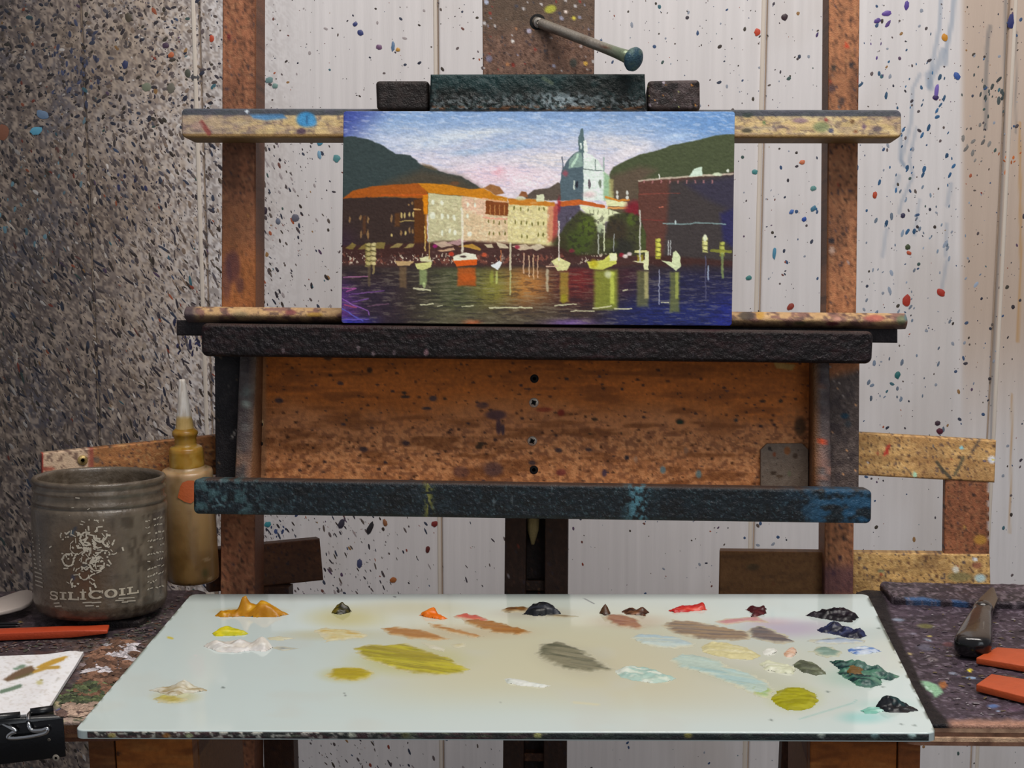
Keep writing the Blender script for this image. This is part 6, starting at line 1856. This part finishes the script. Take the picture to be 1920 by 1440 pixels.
pile([(1152, 1258), (1176, 1251), (1200, 1252), (1216, 1253), (1240, 1263), (1270, 1272), (1250, 1279), (1220, 1281), (1190, 1276), (1166, 1270)], 1.7, [(206, 216, 200), (222, 228, 214), (130, 176, 168, .55), (180, 204, 190, .8)], 617, 'pale mint white paint dab right of the grey-green smear', ang=-18, peaks=[(1180, 1260, 2, 8), (1222, 1264, 1.5, 8)])
pile([(280, 1294), (305, 1291), (325, 1286), (345, 1283), (370, 1288), (388, 1295), (360, 1299), (345, 1300), (330, 1304), (310, 1302)], 1.4, [(214, 210, 190), (176, 160, 124), (130, 104, 60, .7), (224, 222, 210, .6)], 618, 'cream and tan paint dab at the front left of the palette', peaks=[(346, 1290, 4.5, 6), (332, 1294, 2.5, 7)], rough=.8)
pile([(946, 1273), (956, 1271), (990, 1279), (1030, 1286), (1020, 1289), (980, 1286), (950, 1281)], 1.2, [(224, 226, 216), (206, 212, 200), (236, 236, 230, .6)], 619, 'thin white stroke of paint at the front centre of the palette', edge=.5)
pile([(1424, 1245), (1440, 1240), (1470, 1246), (1492, 1254), (1488, 1264), (1462, 1262), (1436, 1256)], 1.6, [(218, 220, 190), (226, 226, 204), (204, 206, 176, .7)], 620, 'cream paint dab just left of the dark grey-green dab', peaks=[(1480, 1257, 1.5, 8)])
pile([(1314, 1214), (1330, 1205), (1365, 1207), (1400, 1215), (1426, 1230), (1410, 1237), (1370, 1235), (1336, 1228), (1318, 1222)], 1.7, [(214, 204, 154), (222, 214, 172), (200, 190, 138, .7)], 621, 'broad pale cream yellow paint dab right of centre', ang=-14, streak=(16, 3))
pile([(1430, 1222), (1440, 1217), (1456, 1217), (1456, 1224), (1442, 1229), (1432, 1227)], 1.4, [(228, 228, 218), (216, 218, 208)], 622, 'small white paint dab right of the cream yellow dab', rag=.0006)
pile([(1470, 1226), (1478, 1219), (1490, 1217), (1494, 1224), (1486, 1232), (1474, 1232)], 1.6, [(214, 176, 146), (200, 130, 90, .7), (226, 206, 190, .6)], 623, 'small peach paint dab beside the small white one', rag=.0006)
pile([(1486, 1247), (1500, 1238), (1520, 1242), (1540, 1252), (1548, 1264), (1530, 1267), (1504, 1260)], 1.6, [(92, 98, 76), (112, 118, 94), (74, 78, 62, .7)], 624, 'dark grey-green paint dab right of the cream dab', ang=-24)
pile([(1446, 1310), (1458, 1296), (1480, 1289), (1506, 1290), (1526, 1300), (1535, 1314), (1524, 1327), (1500, 1333), (1476, 1331), (1456, 1322)], 1.5, [(158, 154, 14), (172, 168, 28), (144, 138, 14, .7)], 625, 'round yellow-green paint dab at the front right of the palette', rough=.25)

# thin spread smears: part of what covers the glass
smear([(664, 1216), (690, 1208), (720, 1210), (760, 1206), (800, 1220), (840, 1232), (879, 1255), (870, 1264), (820, 1266), (770, 1262), (740, 1256), (716, 1246), (690, 1238), (672, 1228)], .8, [(178, 168, 54), (162, 152, 52), (196, 184, 60), (150, 132, 56, .5)], 640, 'large mustard-olive smear', ang=-22, streak=(30, 3))
smear([(612, 1265), (625, 1254), (650, 1250), (680, 1252), (702, 1262), (690, 1272), (660, 1278), (630, 1275)], .8, [(184, 166, 46), (196, 178, 60), (172, 150, 40, .6)], 641, 'small mustard yellow smear', ang=-6, streak=(20, 3))
smear([(712, 1178), (745, 1175), (790, 1180), (820, 1190), (850, 1198), (820, 1202), (770, 1198), (730, 1190)], .6, [(192, 142, 86), (176, 124, 70), (204, 160, 106, .6)], 642, 'tan-orange smear, left of three', ang=-12, streak=(30, 3))
smear([(805, 1169), (830, 1172), (870, 1182), (910, 1194), (880, 1195), (840, 1186), (812, 1178)], .6, [(186, 132, 76), (168, 112, 58), (204, 150, 96, .6)], 643, 'tan-orange smear, middle of three', ang=-16, streak=(30, 3))
smear([(868, 1162), (900, 1160), (930, 1166), (970, 1176), (1002, 1187), (970, 1191), (930, 1188), (896, 1178), (872, 1170)], .8, [(166, 112, 58), (150, 98, 50), (182, 128, 70, .6)], 644, 'brown-ochre smear, right of three', ang=-14, streak=(34, 3))
smear([(852, 1156), (870, 1151), (895, 1154), (918, 1163), (905, 1167), (872, 1164)], 1.0, [(206, 92, 76), (214, 116, 90), (190, 80, 70, .6)], 645, 'coral red smear', ang=-10)
smear([(940, 1144), (955, 1138), (985, 1139), (1000, 1143), (990, 1149), (956, 1149), (944, 1149)], 1.2, [(126, 82, 36), (150, 96, 40), (80, 56, 34, .6)], 646, 'orange-brown streak')
smear([(1016, 1150), (1050, 1152), (1090, 1156), (1060, 1158), (1024, 1156)], .5, [(130, 110, 80), (70, 66, 60)], 647, 'dark trailing streak', rag=.0008)
smear([(590, 1182), (610, 1177), (650, 1180), (690, 1190), (680, 1197), (640, 1200), (612, 1204), (604, 1192)], .6, [(214, 200, 146), (206, 170, 90, .7), (224, 216, 176, .7)], 648, 'pale straw smear', ang=-8)
smear([(500, 1196), (525, 1193), (552, 1197), (530, 1201), (506, 1200)], .5, [(220, 216, 186), (210, 204, 160, .6)], 649, 'thin cream smear', rag=.0008)
smear([(790, 1204), (812, 1209), (834, 1217), (832, 1222), (806, 1216)], .6, [(226, 222, 206), (214, 208, 176)], 650, 'small white streak', rag=.0006)
smear([(844, 1208), (870, 1205), (874, 1212), (856, 1216)], .5, [(216, 208, 176), (206, 196, 150)], 651, 'faint cream spot', rag=.0006)
smear([(1004, 1226), (1012, 1208), (1046, 1203), (1080, 1212), (1104, 1226), (1130, 1240), (1152, 1255), (1130, 1260), (1090, 1262), (1056, 1254), (1024, 1242)], .8, [(118, 116, 94), (132, 128, 106), (104, 104, 84), (170, 160, 132, .45)], 652, 'large grey-green smear', ang=-26, streak=(34, 4))
smear([(1132, 1158), (1146, 1151), (1176, 1153), (1200, 1162), (1212, 1178), (1190, 1181), (1160, 1175), (1140, 1166)], .8, [(166, 118, 88), (150, 104, 84), (176, 130, 104, .6)], 653, 'pinkish brown smear', ang=-16)
smear([(1240, 1174), (1262, 1162), (1300, 1164), (1340, 1172), (1380, 1180), (1412, 1188), (1404, 1200), (1360, 1201), (1310, 1198), (1264, 1188)], .8, [(150, 132, 112), (136, 120, 106), (166, 140, 110), (120, 106, 98, .5)], 654, 'taupe smear, left of two', ang=-8, streak=(34, 3))
smear([(1400, 1182), (1420, 1173), (1448, 1180), (1476, 1192), (1492, 1204), (1470, 1208), (1430, 1202), (1408, 1196)], .9, [(120, 106, 100), (134, 118, 108), (100, 96, 100, .7)], 655, 'taupe-grey smear, right of two', ang=-14, streak=(24, 3))
smear([(1180, 1196), (1200, 1187), (1240, 1190), (1276, 1196), (1302, 1206), (1296, 1214), (1250, 1216), (1204, 1208)], .7, [(186, 204, 204), (200, 214, 208), (206, 206, 180, .5), (170, 194, 206, .5)], 656, 'pale blue smear near the back', ang=-4, streak=(30, 3))
smear([(1256, 1236), (1280, 1226), (1316, 1230), (1352, 1240), (1376, 1254), (1410, 1264), (1440, 1280), (1450, 1296), (1430, 1308), (1396, 1296), (1360, 1278), (1316, 1262), (1272, 1250)], .7, [(178, 204, 200), (190, 214, 208), (166, 194, 190), (196, 208, 190, .6)], 657, 'long pale blue smear', ang=-26, streak=(40, 4))
smear([(1400, 1290), (1424, 1284), (1452, 1294), (1446, 1310), (1420, 1306)], .7, [(168, 194, 146), (180, 200, 130), (156, 176, 90, .5)], 658, 'soft green end of the pale blue smear', ang=-14)
smear([(1520, 1222), (1536, 1213), (1560, 1214), (1578, 1224), (1572, 1232), (1540, 1232)], .9, [(128, 154, 140), (146, 170, 156), (112, 140, 128, .6)], 659, 'sage green smear', ang=-12)
smear([(1514, 1202), (1540, 1198), (1580, 1195), (1626, 1200), (1620, 1207), (1570, 1207), (1530, 1207)], .6, [(140, 160, 190), (90, 104, 130, .7), (206, 216, 224, .7)], 660, 'thin blue-grey streak under the ultramarine pile', ang=4, streak=(30, 2))
smear([(284, 1312), (300, 1303), (330, 1305), (350, 1312), (340, 1319), (306, 1318)], .8, [(206, 196, 104), (196, 184, 96), (170, 150, 80, .5)], 661, 'dull yellow smear', ang=0)
smear([(1340, 1166), (1360, 1160), (1420, 1156), (1444, 1168), (1400, 1166), (1360, 1172)], .4, [(206, 150, 150), (190, 120, 120, .6)], 662, 'thin rose streak', ang=-10, rag=.001)
smear([(508, 1214), (530, 1212), (560, 1216), (530, 1221)], .5, [(150, 158, 160), (190, 196, 196)], 663, 'grey tail of the white pile', rag=.001)
